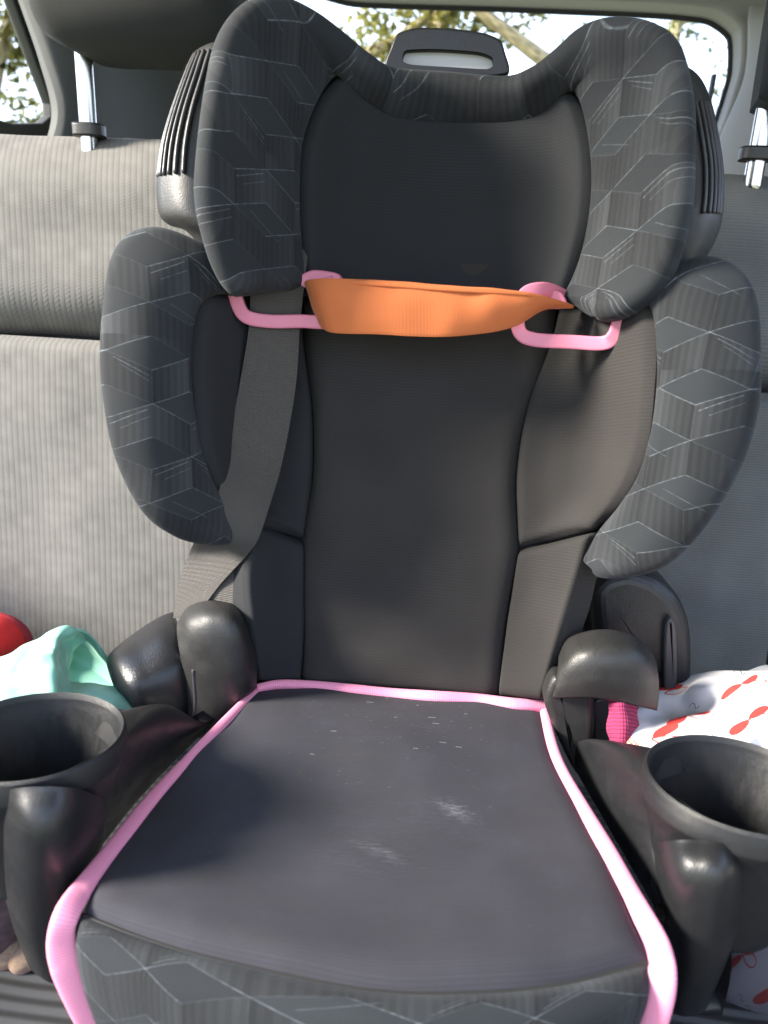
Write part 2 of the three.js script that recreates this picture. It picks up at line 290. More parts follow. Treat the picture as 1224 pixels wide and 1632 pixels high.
{ // white cloth printed with red loops and drops, grey leaves and a pink lattice corner
  const c = document.createElement('canvas'); c.width = c.height = 1024; const g = c.getContext('2d');
  g.fillStyle = '#e0e0e6'; g.fillRect(0, 0, 1024, 1024);
  const red = '#e4342f';
  const drop = (x, y, r, s, fill) => { g.save(); g.translate(x, y); g.rotate(r); g.scale(s, s); g.beginPath(); g.moveTo(0, 0); g.bezierCurveTo(30, -40, 95, -38, 110, -8); g.bezierCurveTo(115, 22, 50, 30, 0, 0); if (fill) { g.fillStyle = red; g.fill(); } else { g.strokeStyle = red; g.lineWidth = 6; g.stroke(); } g.restore(); };
  const pair = (x, y, r, s) => { drop(x, y, r, s, false); drop(x, y, r - 0.75, s * 0.95, true); drop(x, y, r + 2.2, s * 1.05, true); };
  const leaf = (x, y, r, s) => { g.save(); g.translate(x, y); g.rotate(r); g.scale(s, s); g.fillStyle = '#8087a0'; g.beginPath(); g.moveTo(0, -62); g.bezierCurveTo(48, -30, 48, 30, 0, 62); g.bezierCurveTo(-48, 30, -48, -30, 0, -62); g.fill(); g.restore(); };
  const curl = (x, y, s) => { g.strokeStyle = '#50505c'; g.lineWidth = 4; g.beginPath(); g.moveTo(x, y); g.bezierCurveTo(x + 20 * s, y - 30 * s, x + 40 * s, y - 30 * s, x + 44 * s, y + 20 * s); g.bezierCurveTo(x + 46 * s, y + 40 * s, x + 60 * s, y + 30 * s, x + 66 * s, y + 12 * s); g.stroke(); };
  pair(610, 590, 0.05, 1.25); pair(560, 230, -0.1, 1.25); drop(90, 150, -0.3, 1.5, true); drop(150, 190, -0.25, 1.2, false); pair(320, 480, 0.3, 1.15); drop(170, 690, -0.9, 1.5, true); drop(165, 690, 0.2, 1.3, false);
  pair(860, 420, -0.5, 1.2); pair(880, 800, 0.4, 1.3); leaf(640, 800, 0.1, 1.15); leaf(560, 830, -0.6, 0.8); leaf(860, 110, 0.7, 1); leaf(300, 920, 1.2, 1); drop(660, 870, 0.2, 1.2, true); pair(420, 860, 0, 1);
  curl(400, 700, 1); curl(480, 760, 0.8); curl(300, 330, 1); curl(760, 560, 1); curl(700, 960, 1); curl(520, 80, 0.9);
  g.save(); g.beginPath(); g.moveTo(0, 620); g.lineTo(170, 800); g.lineTo(0, 860); g.closePath(); g.clip(); g.fillStyle = '#ffd0c0'; g.fillRect(0, 600, 200, 300); g.strokeStyle = '#dd5a4c'; g.lineWidth = 5; for (let k = -300; k < 400; k += 24) { g.beginPath(); g.moveTo(k, 600); g.lineTo(k + 260, 900); g.moveTo(k + 260, 600); g.lineTo(k, 900); g.stroke(); } g.restore();
  const t = tex(c, [1.12, 1.12], true); t.offset.set(0.02, 0.1);
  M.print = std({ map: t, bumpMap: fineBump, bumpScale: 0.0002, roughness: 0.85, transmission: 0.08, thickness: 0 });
  M.printShaded = std({ map: t, color: lin(0.12, 0.11, 0.125), bumpMap: fineBump, bumpScale: 0.0002, roughness: 0.85 });  // same white print tinted dark; the shade is painted into the colour
}

// ------------------------------------------------------------------ the ground outside
{
  const g = new THREE.PlaneGeometry(300, 300, 1, 1); g.rotateX(-Math.PI / 2); g.translate(0, -0.85, 0);
  const gm = grid(256, 256, (u, v) => { const n = tn(u, v, 12, 6) + 0.5 * tn(u, v, 40, 7) + 0.2 * rnd(); return [0.55 + 0.12 * n, 0.55 + 0.12 * n, 0.42 + 0.1 * n]; }, [1, 1], true); gm.repeat.set(60, 60);
  struct('ground', g, std({ map: gm }));
}
// ------------------------------------------------------------------ the car body round the seats
const RZ = -1.05, CEIL = 1.09;
{
  const car = thing('car', 'grey car interior shell with rear window, pillars and pale headliner', 'car');
  // headliner: a sheet with thickness
  part(car, 'headliner', boxGeo(-0.86, 0.98, CEIL, CEIL + 0.05, RZ + 0.02, 1.35, 0.02), M.headliner);
  part(car, 'floor_panel', boxGeo(-0.86, 0.98, -0.55, -0.5, RZ, 1.35, 0.01), M.trimDark);
  // rear hatch: frame with a rounded window hole
  const z = RZ, hole = [[372, -40], [372, 300], [380, 430], [700, 470], [1020, 470], [1118, 270], [1150, 200], [1178, 110], [1178, 45], [1140, 16], [1050, 6], [800, -4], [560, -12]].map(([x, y]) => atZ(x, y, z));
  hole[0].y = Math.min(hole[0].y, CEIL - 0.06);
  const sh = new THREE.Shape([[-0.86, -0.5], [0.98, -0.5], [0.98, CEIL + 0.04], [-0.86, CEIL + 0.04]].map((a) => new THREE.Vector2(...a)));
  const hp = new THREE.CatmullRomCurve3(hole.map((p) => V(p.x, p.y, 0)), true, 'catmullrom', 0.3).getPoints(140).map((p) => new THREE.Vector2(p.x, p.y));
  sh.holes.push(new THREE.Path(hp));
  const hg = new THREE.ExtrudeGeometry(sh, { depth: 0.06, bevelEnabled: true, bevelThickness: 0.012, bevelSize: 0.012, bevelSegments: 4, bevelOffset: -0.012 }); hg.translate(0, 0, z - 0.06);
  part(car, 'hatch_frame', hg, M.trimLight);
  const ring = hp.map((p) => V(p.x, p.y, z - 0.052)); ring.push(ring[0].clone());
  part(car, 'window_seal', sweep(ring, 0.016, 0.012, V(0, 0, 1), { n: 220, m: 8, closed: true }), M.rubber);
  const gg = new THREE.ShapeGeometry(new THREE.Shape(hp)); gg.translate(0, 0, z - 0.058);
  part(car, 'rear_window', gg, M.glass);
  // left side wall with its window, seen from inside; the sill is lower than the glass
  const X = -0.76;
  const wh = [[-30, -120], [-22, -60], [18, 0], [50, 88], [79, 165], [80, 184], [66, 196], [20, 197], [-60, 196]].map(([px, py]) => atX(px, py, X));
  const wz = wh.map((p) => [p.z, p.y]); // z, y
  const zs = wz[8][0], sill = wz[8][1];
  const loop = [...wz.slice(0, 9).map(([a, b]) => [a, Math.min(b, CEIL - 0.05)]), [-0.1, 0.2], [0.3, 0.12], [1.2, 0.1], [1.2, CEIL - 0.06]];
  loop[8] = [Math.max(zs, -0.35), sill];
  const side = new THREE.Shape([[RZ, -0.5], [1.35, -0.5], [1.35, CEIL + 0.04], [RZ, CEIL + 0.04]].map((a) => new THREE.Vector2(...a)));
  side.holes.push(new THREE.Path(loop.map((a) => new THREE.Vector2(...a))));
  const sg = new THREE.ExtrudeGeometry(side, { depth: 0.012, bevelEnabled: true, bevelThickness: 0.004, bevelSize: 0.004, bevelOffset: -0.004, bevelSegments: 3 });
  sg.rotateY(-Math.PI / 2); sg.translate(X, 0, 0);   // shape x -> world z, depth -> -x
  part(car, 'left_side_panel', sg, M.trimDark);
  { const pg = new THREE.ShapeGeometry(new THREE.Shape(loop.slice(0, 9).concat([[-0.35, CEIL - 0.05]]).map((a) => new THREE.Vector2(...a)))); pg.rotateY(-Math.PI / 2); pg.translate(X - 0.008, 0, 0); part(car, 'side_window', pg, M.glass); }
  // slanted inner pillar between the side window and the hatch
  part(car, 'pillar_trim', pillow([
    [atZ(20, -40, -0.66), atZ(110, -40, -0.72), atZ(230, -40, -0.95), atZ(395, -40, -1.03)],
    [atZ(68, 90, -0.66), atZ(140, 90, -0.72), atZ(250, 90, -0.95), atZ(392, 90, -1.03)],
    [atZ(92, 180, -0.66), atZ(150, 190, -0.72), atZ(262, 190, -0.95), atZ(392, 190, -1.03)],
    [atZ(70, 260, -0.66), atZ(150, 260, -0.72), atZ(262, 260, -0.95), atZ(392, 260, -1.03)]], { puff: 0.012, thick: 0.02, eu: 0.1, ev: 0.1 }), M.trimDark);
  // right side
  const right = new THREE.Shape([[RZ, -0.5], [1.35, -0.5], [1.35, CEIL + 0.04], [RZ, CEIL + 0.04]].map((a) => new THREE.Vector2(...a)));
  right.holes.push(new THREE.Path([[-0.3, 0.5], [-0.2, CEIL - 0.12], [1.2, CEIL - 0.06], [1.2, 0.3], [0.1, 0.3]].map((a) => new THREE.Vector2(...a))));
  const rg = new THREE.ExtrudeGeometry(right, { depth: 0.08, bevelEnabled: true, bevelThickness: 0.008, bevelSize: 0.008, bevelOffset: -0.008, bevelSegments: 3 });
  rg.rotateY(-Math.PI / 2); rg.translate(0.98, 0, 0);
  part(car, 'right_side_panel', rg, M.trimLight);
  part(car, 'pillar_trim', pillow([
    [atZ(1195, 10, -1.0), atZ(1240, 10, -0.9), atZ(1330, 10, -0.7)],
    [atZ(1190, 120, -1.0), atZ(1225, 120, -0.9), atZ(1330, 120, -0.7)],
    [atZ(1150, 220, -1.0), atZ(1190, 220, -0.9), atZ(1330, 220, -0.7)],
    [atZ(1128, 290, -1.0), atZ(1175, 300, -0.9), atZ(1330, 320, -0.7)]], { puff: 0.012, thick: 0.02, eu: 0.2, ev: 0.1 }), M.trimLight);
  // dark cargo cover behind the seats
  part(car, 'cargo_cover', boxGeo(-0.74, 0.88, 0.38, 0.4, RZ + 0.03, -0.33, 0.006), M.trimDark);
  // wiper seen through the rear glass
  part(car, 'wiper_arm', sweep([atZ(1163, 50, z - 0.1), atZ(1166, 100, z - 0.1), atZ(1150, 180, z - 0.1), atZ(1128, 240, z - 0.1)], 0.012, 0.014, V(0, 0, 1), { n: 30, m: 8 }), M.rubber);
  part(car, 'wiper_blade', sweep([atZ(1138, 120, z - 0.11), atZ(1128, 170, z - 0.11), atZ(1108, 240, z - 0.11)], 0.01, 0.02, V(0, 0, 1), { n: 30, m: 8 }), M.rubber);
  part(car, 'outer_tailgate', boxGeo(-0.86, 0.98, -0.5, 0.3, z - 0.16, z - 0.075, 0.03), M.paint);
}
// ------------------------------------------------------------------ the car's rear bench
const carZ = (y) => -0.145 - 0.14 * y;                 // front of the backrest
{
  const bench = thing('car_bench_seat', 'grey ribbed cloth rear bench of the car behind and under the booster', 'car seat', V(0.05, -0.13, 0.15));
  const panel = (x0, x1, y0, y1, mat, o = {}) => {
    const bulge = o.bulge ?? 0.02, rows = [];
    for (let j = 0; j <= 5; j++) { const y = y1 + (y0 - y1) * (o.roll ? [0, 0.25, 0.5, 0.7, 0.84, 1][j] : j / 5), r = []; for (let i = 0; i <= 4; i++) { const x = x0 + (x1 - x0) * i / 4; let zz = carZ(y) + bulge * Math.sin(Math.PI * (0.15 + 0.7 * i / 4)) * (o.flat ? 0.4 : 1); if (o.round && j === 0) zz -= 0.035; if (o.roll && j === 5) zz -= 0.06; if (o.roll && j === 4) zz -= 0.012; r.push(V(x, y, zz)); } rows.push(r); }
    return part(bench, 'backrest_panel', pillow(rows, { puff: 0.016, thick: 0.06, eu: o.eu ?? 0.06, ev: o.ev ?? 0.1, nu: 60, nv: 60, edges: o.edges || [1, 1, 1, 1], wob: 0.003, wobF: 12 }), mat);
  };
  panel(-0.72, 0.105, 0.315, 0.535, M.carRib, { round: 1, ev: 0.22, roll: 1 });
  panel(-0.72, 0.105, -0.16, 0.312, M.carRib, { ev: 0.05 });
  panel(0.108, 0.388, 0.3, 0.52, M.carPlain, { round: 1, ev: 0.22, roll: 1 });
  panel(0.108, 0.388, -0.16, 0.298, M.carPlain, { ev: 0.05, flat: 1 });
  panel(0.391, 0.86, 0.3, 0.52, M.carRib, { round: 1, ev: 0.2, roll: 1 });
  panel(0.391, 0.86, -0.16, 0.298, M.carRib, { ev: 0.05 });
  part(bench, 'backrest_shell', boxGeo(-0.72, 0.86, -0.3, 0.43, -0.32, -0.24, 0.02), M.trimDark);
  for (const [x0, x1] of [[-0.72, 0.1], [0.104, 0.384], [0.388, 0.86]]) {
    const rows = [];
    for (let j = 0; j <= 4; j++) { const z = -0.13 + 0.68 * j / 4, r = []; for (let i = 0; i <= 4; i++) r.push(V(x0 + (x1 - x0) * i / 4, -0.155 - (j === 4 ? 0.03 : 0) + 0.02 * j / 4, z)); rows.push(r); }
    part(bench, 'cushion', pillow(rows, { puff: 0.018, thick: 0.12, eu: 0.08, ev: 0.1, nu: 50, nv: 50, uv: 'xz', face: V(0, 1, 0), wob: 0.004, wobF: 14 }), M.carCushion);
  }
  // headrests with steel posts
  const rest = (x, w, y0, y1, posts) => {
    const c = [], cols = 7, z = -0.165;
    for (let j = 0; j <= 4; j++) { const y = y1 + (y0 - y1) * j / 4, r = []; for (let i = 0; i <= cols; i++) { const s = i / cols * 2 - 1; r.push(V(x + w / 2 * s, y + (j === 4 ? 0.02 * s * s * s * s : 0), z - 0.012 * s * s - (j === 0 ? 0.02 : 0))); } c.push(r); }
    const h = part(bench, 'headrest', pillow(c, { puff: 0.05, thick: 0.05, eu: 0.16, ev: 0.28, nu: 50, nv: 40 }), M.carHead);
    for (const px of posts) {
      part(h, 'post', sweep([V(px, 0.5, z - 0.045), V(px, 0.57, z - 0.04), V(px, 0.68, z - 0.03)], 0.0185, 0.0185, V(0, 0, 1), { n: 20, m: 24, e: 2 }), M.chrome);
      part(h, 'post_collar', sweep([V(px, 0.53, z - 0.045), V(px, 0.543, z - 0.044)], 0.034, 0.028, V(0, 0, 1), { n: 6, m: 24, e: 3 }), M.plasticSoft);
    }
  };
  const hl0 = atZ(40, 60, -0.14), hl1 = atZ(372, 60, -0.14), hb = atZ(210, 72, -0.14), p1 = atZ(134, 150, -0.2), p2 = atZ(306, 150, -0.2);
  rest((hl0.x + hl1.x) / 2, hl1.x - hl0.x, hb.y, hb.y + 0.2, [p1.x, p2.x]);
  const hr = atZ(1238, 100, -0.14), hrb = atZ(1225, 176, -0.14), p3 = atZ(1214, 230, -0.2);
  rest(hr.x + 0.12, 0.24, hrb.y, hrb.y + 0.2, [p3.x, p3.x + 0.13]);
}

// ------------------------------------------------------------------ the booster seat
const booster = thing('booster_seat', 'black high-back child booster seat with pink edging and two cup holders', 'booster seat', V(0, -0.125, 0.1));
const B = (name, geo, mat, parent = booster, label) => part(parent, name, geo, mat, label);
{
  const Y = (x, y) => atY(x, y, 0);
  // seat pad
  const front = [[130, 1457], [235, 1497], [350, 1530], [585, 1578], [760, 1582], [900, 1568], [1037, 1533]];
  const rowsSeat = [
    [[411, 1094], [470, 1098], [540, 1102], [640, 1110], [720, 1116], [800, 1122], [866, 1130]],
    [[335, 1178], [410, 1185], [500, 1190], [630, 1197], [720, 1202], [810, 1207], [884, 1212]],
    [[255, 1262], [350, 1276], [460, 1284], [615, 1296], [730, 1301], [835, 1302], [926, 1300]],
    [[185, 1352], [290, 1377], [410, 1393], [600, 1412], [740, 1415], [870, 1408], [976, 1392]],
    front].map((r) => r.map(([x, y]) => Y(x, y)));
  rowsSeat[1].forEach((p, i) => { p.y += 0.004 * Math.sin(Math.PI * i / 6); }); rowsSeat[2].forEach((p, i) => { p.y -= 0.004 * Math.sin(Math.PI * i / 6); });
  const seatPad = B('seat_pad', pillow(rowsSeat, { puff: 0.009, thick: 0.03, eu: 0.07, ev: 0.07, nu: 70, nv: 60, face: V(0, 1, 0), uv: 'unit', wob: 0.0035, wobF: 15 }), M.seat);
  // patterned front lip, rolling over and down
  const fr = rowsSeat[4], lip = [fr, ...[[0.006, 0.012, -0.012], [0.004, 0.016, -0.045], [-0.006, 0.008, -0.085], [-0.02, -0.02, -0.12]].map(([inn, dz, dy], k) => fr.map((p, i) => { const s = (i - 3) / 3; return V(p.x - s * (k ? inn * 0 + 0.011 * k : 0.002), p.y + dy, p.z + dz * (1 - 0.25 * s * s)); }))];
  B('front_pad', pillow(lip, { puff: 0.008, thick: 0.02, eu: 0.04, ev: 0.12, nu: 60, nv: 40, face: V(0, 0.3, 1), uv: 'len', edges: [1, 1, 1, 0] }), M.cube);
  // seam cord between the two
  B('seam_piping', sweep(fr.map((p) => V(p.x, p.y - 0.0005, p.z + 0.0005)), 0.0032, 0.0032, V(0, 1, 0), { n: 90, m: 10 }), M.rubber);
  // pink edging
  const up = V(0, 1, 0);
  const zl = fr[0].z, zr = fr[6].z;
  const L = [[413, 1096], [332, 1178], [252, 1262], [186, 1345], [134, 1412]].map(([x, y]) => atY(x, y, 0.007)).concat([atY(105, 1460, 0.004), atZ(98, 1505, zl + 0.012), atZ(112, 1560, zl + 0.014), atZ(146, 1630, zl + 0.012), atZ(200, 1710, zl + 0.004), atZ(250, 1780, zl - 0.02)]);
  const R = [[866, 1128], [886, 1205], [930, 1288], [978, 1372], [1020, 1450]].map(([x, y]) => atY(x, y, 0.007)).concat([atY(1049, 1512, 0.004), atZ(1056, 1550, zr + 0.01), atZ(1048, 1600, zr + 0.012), atZ(1030, 1665, zr + 0.008), atZ(1000, 1740, zr - 0.01)]);
  const tilt = (s) => (t) => (t < 0.42 ? V(-0.25 * s, 1, 0.1) : t < 0.66 ? V(-0.4 * s, 1 - (t - 0.42) * 3, 0.1 + (t - 0.42) * 4.2) : V(-0.45 * s, 0.25, 1)).normalize();
  const wl = (t) => 0.008 + 0.0085 * Math.min(1, Math.pow(t * 1.7, 1.4)) + 0.0006 * Math.sin(t * 31), wr = (t) => 0.008 + 0.0078 * Math.min(1, Math.pow(t * 1.7, 1.4)) + 0.0006 * Math.sin(t * 27);
  B('pink_edging', sweep(L, wl, 0.0065, tilt(-1), { n: 140, m: 20, e: 2.4 }), M.pink);
  B('pink_edging', sweep(R, wr, 0.0065, tilt(1), { n: 140, m: 20, e: 2.4 }), M.pink);
  const rear = [[409, 1098], [445, 1091], [500, 1093], [560, 1099], [620, 1106], [690, 1111], [760, 1116], [820, 1123], [872, 1126]].map(([x, y], i) => atY(x, y, 0.009 + (i % 2) * 0.002));
  B('pink_edging', sweep(rear, (t) => 0.008 + 0.006 * Math.sin(t * 2.6) * t, 0.01, V(0, 0.8, 0.6), { n: 90, m: 16, e: 2.6 }), M.pink);
  // base body under the pad
  const edge = [...rowsSeat[0], ...rowsSeat.slice(1).map((r) => r[6]), ...fr.slice().reverse().slice(1), ...rowsSeat.slice(0, 4).reverse().map((r) => r[0])];
  const bs = new THREE.Shape(edge.map((p) => new THREE.Vector2(p.x * 0.97, -p.z * 0.97)));
  const bg = new THREE.ExtrudeGeometry(bs, { depth: 0.1, bevelEnabled: true, bevelThickness: 0.006, bevelSize: 0.006, bevelOffset: -0.006, bevelSegments: 3 });
  bg.rotateX(-Math.PI / 2); bg.translate(0, -0.125, 0);
  B('base_shell', bg, M.plastic);
}
{ // back
  const b = (x, y, f = 0) => atB(x, y, f);
  B('back_pad', pillow([
    [b(482, 425), b(580, 425, -0.004), b(690, 425, -0.006), b(800, 425, -0.004), b(893, 425)],
    [b(485, 545), b(580, 550, -0.004), b(685, 553, -0.006), b(790, 555, -0.004), b(877, 552)],
    [b(498, 650), b(580, 655, -0.003), b(668, 658, -0.004), b(755, 660, -0.003), b(840, 662)],
    [b(499, 755), b(580, 760, -0.002), b(660, 764, -0.003), b(742, 766, -0.002), b(822, 765)],
    [b(482, 858), b(570, 864, -0.001), b(655, 868, -0.002), b(742, 872, -0.001), b(826, 873)],
    [b(483, 975), b(565, 980, 0.001), b(648, 985, 0.001), b(730, 988, 0.001), b(808, 985)],
    [b(478, 1090, -0.004), b(560, 1094, -0.004), b(640, 1100, -0.004), b(720, 1105, -0.004), b(796, 1110, -0.004)]],
  { puff: 0.012, thick: 0.025, eu: 0.1, ev: 0.03, nu: 60, nv: 80, wob: 0.003, wobF: 16, edges: [1, 1, 0, 1] }), M.knit);
  const pad = (name, rows, mat, o = {}) => B(name, pillow(rows, { puff: 0.009, thick: 0.02, eu: 0.09, ev: 0.07, nu: 46, nv: 56, wob: 0.0015, wobF: 18, ...o }), mat);
  // upper side panels, folding forward into the wings
  pad('side_pad', [
    [b(896, 470), b(930, 470, 0.006), b(975, 472, 0.04), b(1040, 478, 0.095)],
    [b(879, 548), b(915, 545, 0.008), b(960, 540, 0.035), b(1044, 520, 0.1)],
    [b(842, 642), b(895, 640, 0.008), b(954, 638, 0.03), b(1044, 605, 0.1)],
    [b(823, 742), b(885, 742, 0.008), b(950, 740, 0.03), b(1028, 720, 0.095)],
    [b(823, 815), b(885, 812, 0.008), b(940, 803, 0.03), b(990, 800, 0.075)],
    [b(827, 872), b(868, 862, 0.01), b(910, 852, 0.026), b(950, 843, 0.046)]], M.knit);
  pad('side_pad', [
    [b(480, 470), b(440, 470, 0.008), b(390, 468, 0.04), b(318, 462, 0.095)],
    [b(484, 548), b(445, 548, 0.008), b(392, 548, 0.035), b(306, 545, 0.1)],
    [b(497, 645), b(445, 643, 0.008), b(388, 640, 0.03), b(309, 636, 0.1)],
    [b(499, 735), b(440, 735, 0.008), b(380, 730, 0.03), b(322, 715, 0.095)],
    [b(493, 805), b(440, 800, 0.008), b(390, 795, 0.03), b(345, 780, 0.075)],
    [b(483, 858), b(455, 848, 0.01), b(430, 838, 0.026), b(400, 826, 0.046)]], M.knitSmooth);
  // lower side panels
  pad('lower_pad', [
    [b(828, 876), b(870, 867, 0.012), b(915, 856, 0.028), b(950, 848, 0.044)],
    [b(818, 945), b(855, 940, 0.012), b(895, 935, 0.028), b(928, 925, 0.042)],
    [b(808, 1020), b(840, 1018, 0.012), b(875, 1016, 0.026), b(902, 1010, 0.04)],
    [b(796, 1108), b(820, 1111, 0.006), b(845, 1113, 0.014), b(868, 1115, 0.022)]], M.knit);
  pad('lower_pad', [
    [b(482, 864), b(452, 852, 0.012), b(425, 842, 0.026), b(398, 832, 0.044)],
    [b(484, 940), b(450, 935, 0.012), b(418, 928, 0.028), b(386, 915, 0.042)],
    [b(482, 1020), b(450, 1016, 0.012), b(420, 1010, 0.026), b(393, 1000, 0.04)],
    [b(478, 1088), b(455, 1086, 0.006), b(432, 1084, 0.014), b(408, 1082, 0.022)]], M.knitSmooth);
  // patterned wings: inner seam, crest, rim, wrapped outer side
  const wing = (st, s) => {
    const rows = st.map(([ix, iy, fi, ox, oy, fo]) => {
      const a = b(ix, iy, fi), d = b(ox, oy, fo), m = a.clone().lerp(d, 0.5); m.z += 0.014; const q = a.clone().lerp(d, 0.86); q.z += 0.01;
      return [a, m, q, d, V(d.x + s * 0.004, d.y - 0.002, d.z - 0.022), V(d.x - s * 0.004, d.y - 0.006, d.z - 0.075)];
    });
    const w = pad('wing_bolster', rows, M.cube, { puff: 0.008, eu: 0.07, ev: 0.1, nu: 70, nv: 80, thick: 0.01, edges: [1, 0, 1, 1] });
    B('rim_cord', sweep(rows.map((r) => V(r[3].x + s * 0.002, r[3].y, r[3].z + 0.004)), 0.0045, 0.0045, V(0, 0, 1), { n: 120, m: 10 }), M.piping, w);
    return rows;
  };
  const rw = wing([
    [985, 470, 0.07, 1010, 452, 0.07], [1020, 478, 0.092, 1075, 435, 0.09], [1040, 500, 0.1, 1140, 428, 0.1], [1046, 560, 0.105, 1184, 470, 0.11], [1046, 620, 0.105, 1195, 560, 0.115],
    [1036, 690, 0.1, 1189, 650, 0.115], [1016, 757, 0.09, 1165, 735, 0.11], [985, 808, 0.075, 1112, 825, 0.1], [958, 842, 0.055, 1055, 885, 0.085], [942, 880, 0.046, 985, 904, 0.07], [936, 898, 0.04, 945, 905, 0.05]], 1);
  const lw = wing([
    [372, 470, 0.07, 362, 440, 0.07], [345, 470, 0.085, 318, 402, 0.085], [318, 490, 0.1, 245, 378, 0.1], [306, 550, 0.105, 196, 412, 0.11], [306, 610, 0.105, 178, 520, 0.115],
    [313, 670, 0.1, 180, 625, 0.115], [324, 722, 0.092, 196, 720, 0.11], [346, 778, 0.075, 238, 803, 0.1], [388, 812, 0.045, 282, 838, 0.085], [412, 830, 0.03, 325, 852, 0.062], [416, 842, 0.018, 372, 858, 0.03]], -1);
  // hard back shell behind the covers
  const back = [];
  for (let k = 1; k < rw.length; k++) { const a = lw[k][5], c = rw[k][5], r = []; for (let i = 0; i <= 6; i++) { const t = i / 6, p = a.clone().lerp(c, t); p.z = Math.min(p.z, -LEAN * p.y + 0.04) - 0.075 * Math.sin(Math.PI * t); r.push(p); } back.push(r); }
  B('back_shell', pillow(back, { puff: 0, thick: 0.006, nu: 50, nv: 40, edges: [0, 0, 0, 0] }), M.plasticSoft);
  // lower back shell
  B('lower_back_shell', pillow([
    [b(370, 800, -0.02), b(640, 800, -0.032), b(960, 830, -0.02)],
    [b(385, 960, -0.01), b(640, 960, -0.03), b(915, 960, -0.01)],
    [b(395, 1100, 0.0), b(640, 1120, -0.02), b(880, 1140, 0.0)]], { puff: 0, thick: 0.012, edges: [0, 0, 0, 0] }), M.plasticSoft);
}
let headShell;
{ // headrest
  const b = (x, y, f = 0) => atB(x, y, f);
  B('headrest_pad', pillow([
    [b(546, 116, 0.03), b(590, 160, 0.012), b(640, 186, 0), b(720, 194, -0.004), b(800, 192, 0), b(862, 176, 0.012), b(906, 141, 0.03)],
    [b(505, 165, 0.035), b(560, 200, 0.012), b(630, 222, 0), b(720, 228, -0.004), b(810, 226, 0), b(880, 210, 0.012), b(928, 178, 0.035)],
    [b(480, 240, 0.04), b(545, 262, 0.012), b(625, 275, 0), b(720, 280, -0.004), b(815, 280, 0), b(890, 270, 0.012), b(944, 245, 0.04)],
    [b(476, 330, 0.04), b(540, 340, 0.012), b(620, 348, 0), b(715, 352, -0.004), b(812, 355, 0), b(888, 350, 0.012), b(942, 338, 0.04)],
    [b(479, 410, 0.035), b(540, 415, 0.012), b(620, 420, 0), b(712, 425, -0.004), b(802, 430, 0), b(875, 425, 0.012), b(925, 410, 0.035)],
    [b(484, 470, 0.03), b(540, 472, 0.012), b(620, 478, 0), b(708, 482, -0.004), b(795, 485, 0), b(860, 482, 0.012), b(906, 472, 0.03)]],
  { puff: 0.01, thick: 0.03, eu: 0.05, ev: 0.07, nu: 60, nv: 56, wob: 0.001, wobF: 18 }), M.knitSmooth);
  // patterned cover: one arch from the lower left ear over the top to the lower right ear
  const st = [
    [484, 462, 0.032, 388, 467, 0.1], [480, 425, 0.036, 362, 435, 0.115], [477, 375, 0.04, 343, 385, 0.125], [475, 310, 0.042, 328, 300, 0.135], [480, 235, 0.042, 334, 205, 0.135], [496, 180, 0.038, 346, 130, 0.13], [516, 142, 0.034, 366, 62, 0.12],
    [538, 118, 0.03, 402, 22, 0.11], [550, 118, 0.03, 446, 14, 0.09], [566, 134, 0.022, 496, 34, 0.07], [586, 155, 0.014, 535, 62, 0.05], [615, 175, 0.004, 580, 100, 0.035], [645, 188, 0, 628, 126, 0.02], [720, 195, -0.004, 715, 132, 0.012],
    [800, 193, 0, 805, 138, 0.02], [835, 188, 0.004, 850, 122, 0.035], [862, 177, 0.012, 893, 90, 0.05], [884, 157, 0.022, 935, 58, 0.07], [900, 143, 0.03, 985, 46, 0.09], [913, 143, 0.03, 1032, 54, 0.11],
    [928, 170, 0.036, 1068, 85, 0.12], [940, 220, 0.04, 1085, 165, 0.13], [946, 280, 0.042, 1088, 250, 0.135], [942, 340, 0.042, 1084, 330, 0.13], [930, 400, 0.038, 1066, 405, 0.12], [915, 445, 0.034, 1040, 455, 0.11], [905, 470, 0.03, 990, 488, 0.09], [903, 482, 0.03, 945, 495, 0.07]];
  const rows = st.map(([ix, iy, fi, ox, oy, fo], k) => {
    const a = b(ix, iy, fi), d = b(ox, oy, fo), m = a.clone().lerp(d, 0.45), t = k / (st.length - 1), c = V((a.x + d.x) / 2, 0, 0);
    m.z += 0.006; const q = a.clone().lerp(d, 0.85); q.z += 0.008;
    const cx = b(712, 330).x, cy = b(712, 330).y, o = V(d.x - cx, d.y - cy, 0).normalize();
    return [a, m, q, d, V(d.x + o.x * 0.003, d.y + o.y * 0.003, d.z - 0.018), V(d.x - o.x * 0.006, d.y - o.y * 0.006, d.z - 0.06)];
  });
  const hb = B('headrest_bolster', pillow(rows, { puff: 0.008, thick: 0.008, eu: 0.07, ev: 0.02, nu: 56, nv: 200, edges: [1, 0, 1, 1], wob: 0.0015, wobF: 18 }), M.cube);
  B('rim_cord', sweep(rows.slice(0, 9).map((r) => V(r[3].x - 0.001, r[3].y, r[3].z + 0.004)), 0.004, 0.004, V(0, 0, 1), { n: 90, m: 10 }), M.piping, hb);
  B('rim_cord', sweep(rows.slice(18).map((r) => V(r[3].x + 0.001, r[3].y, r[3].z + 0.004)), 0.004, 0.004, V(0, 0, 1), { n: 90, m: 10 }), M.piping, hb);
  // shell behind the head cover
  const sh = rows.map((r) => r[5]), cen = b(712, 300, -0.02), ring = [];
  const shellRows = [];
  for (const t of [0, 0.35, 0.7, 1]) shellRows.push(sh.map((p) => { const q = p.clone().lerp(cen, t); q.z = p.z * (1 - t) + (cen.z - 0.02) * t - 0.02 * Math.sin(t * Math.PI); return q; }));
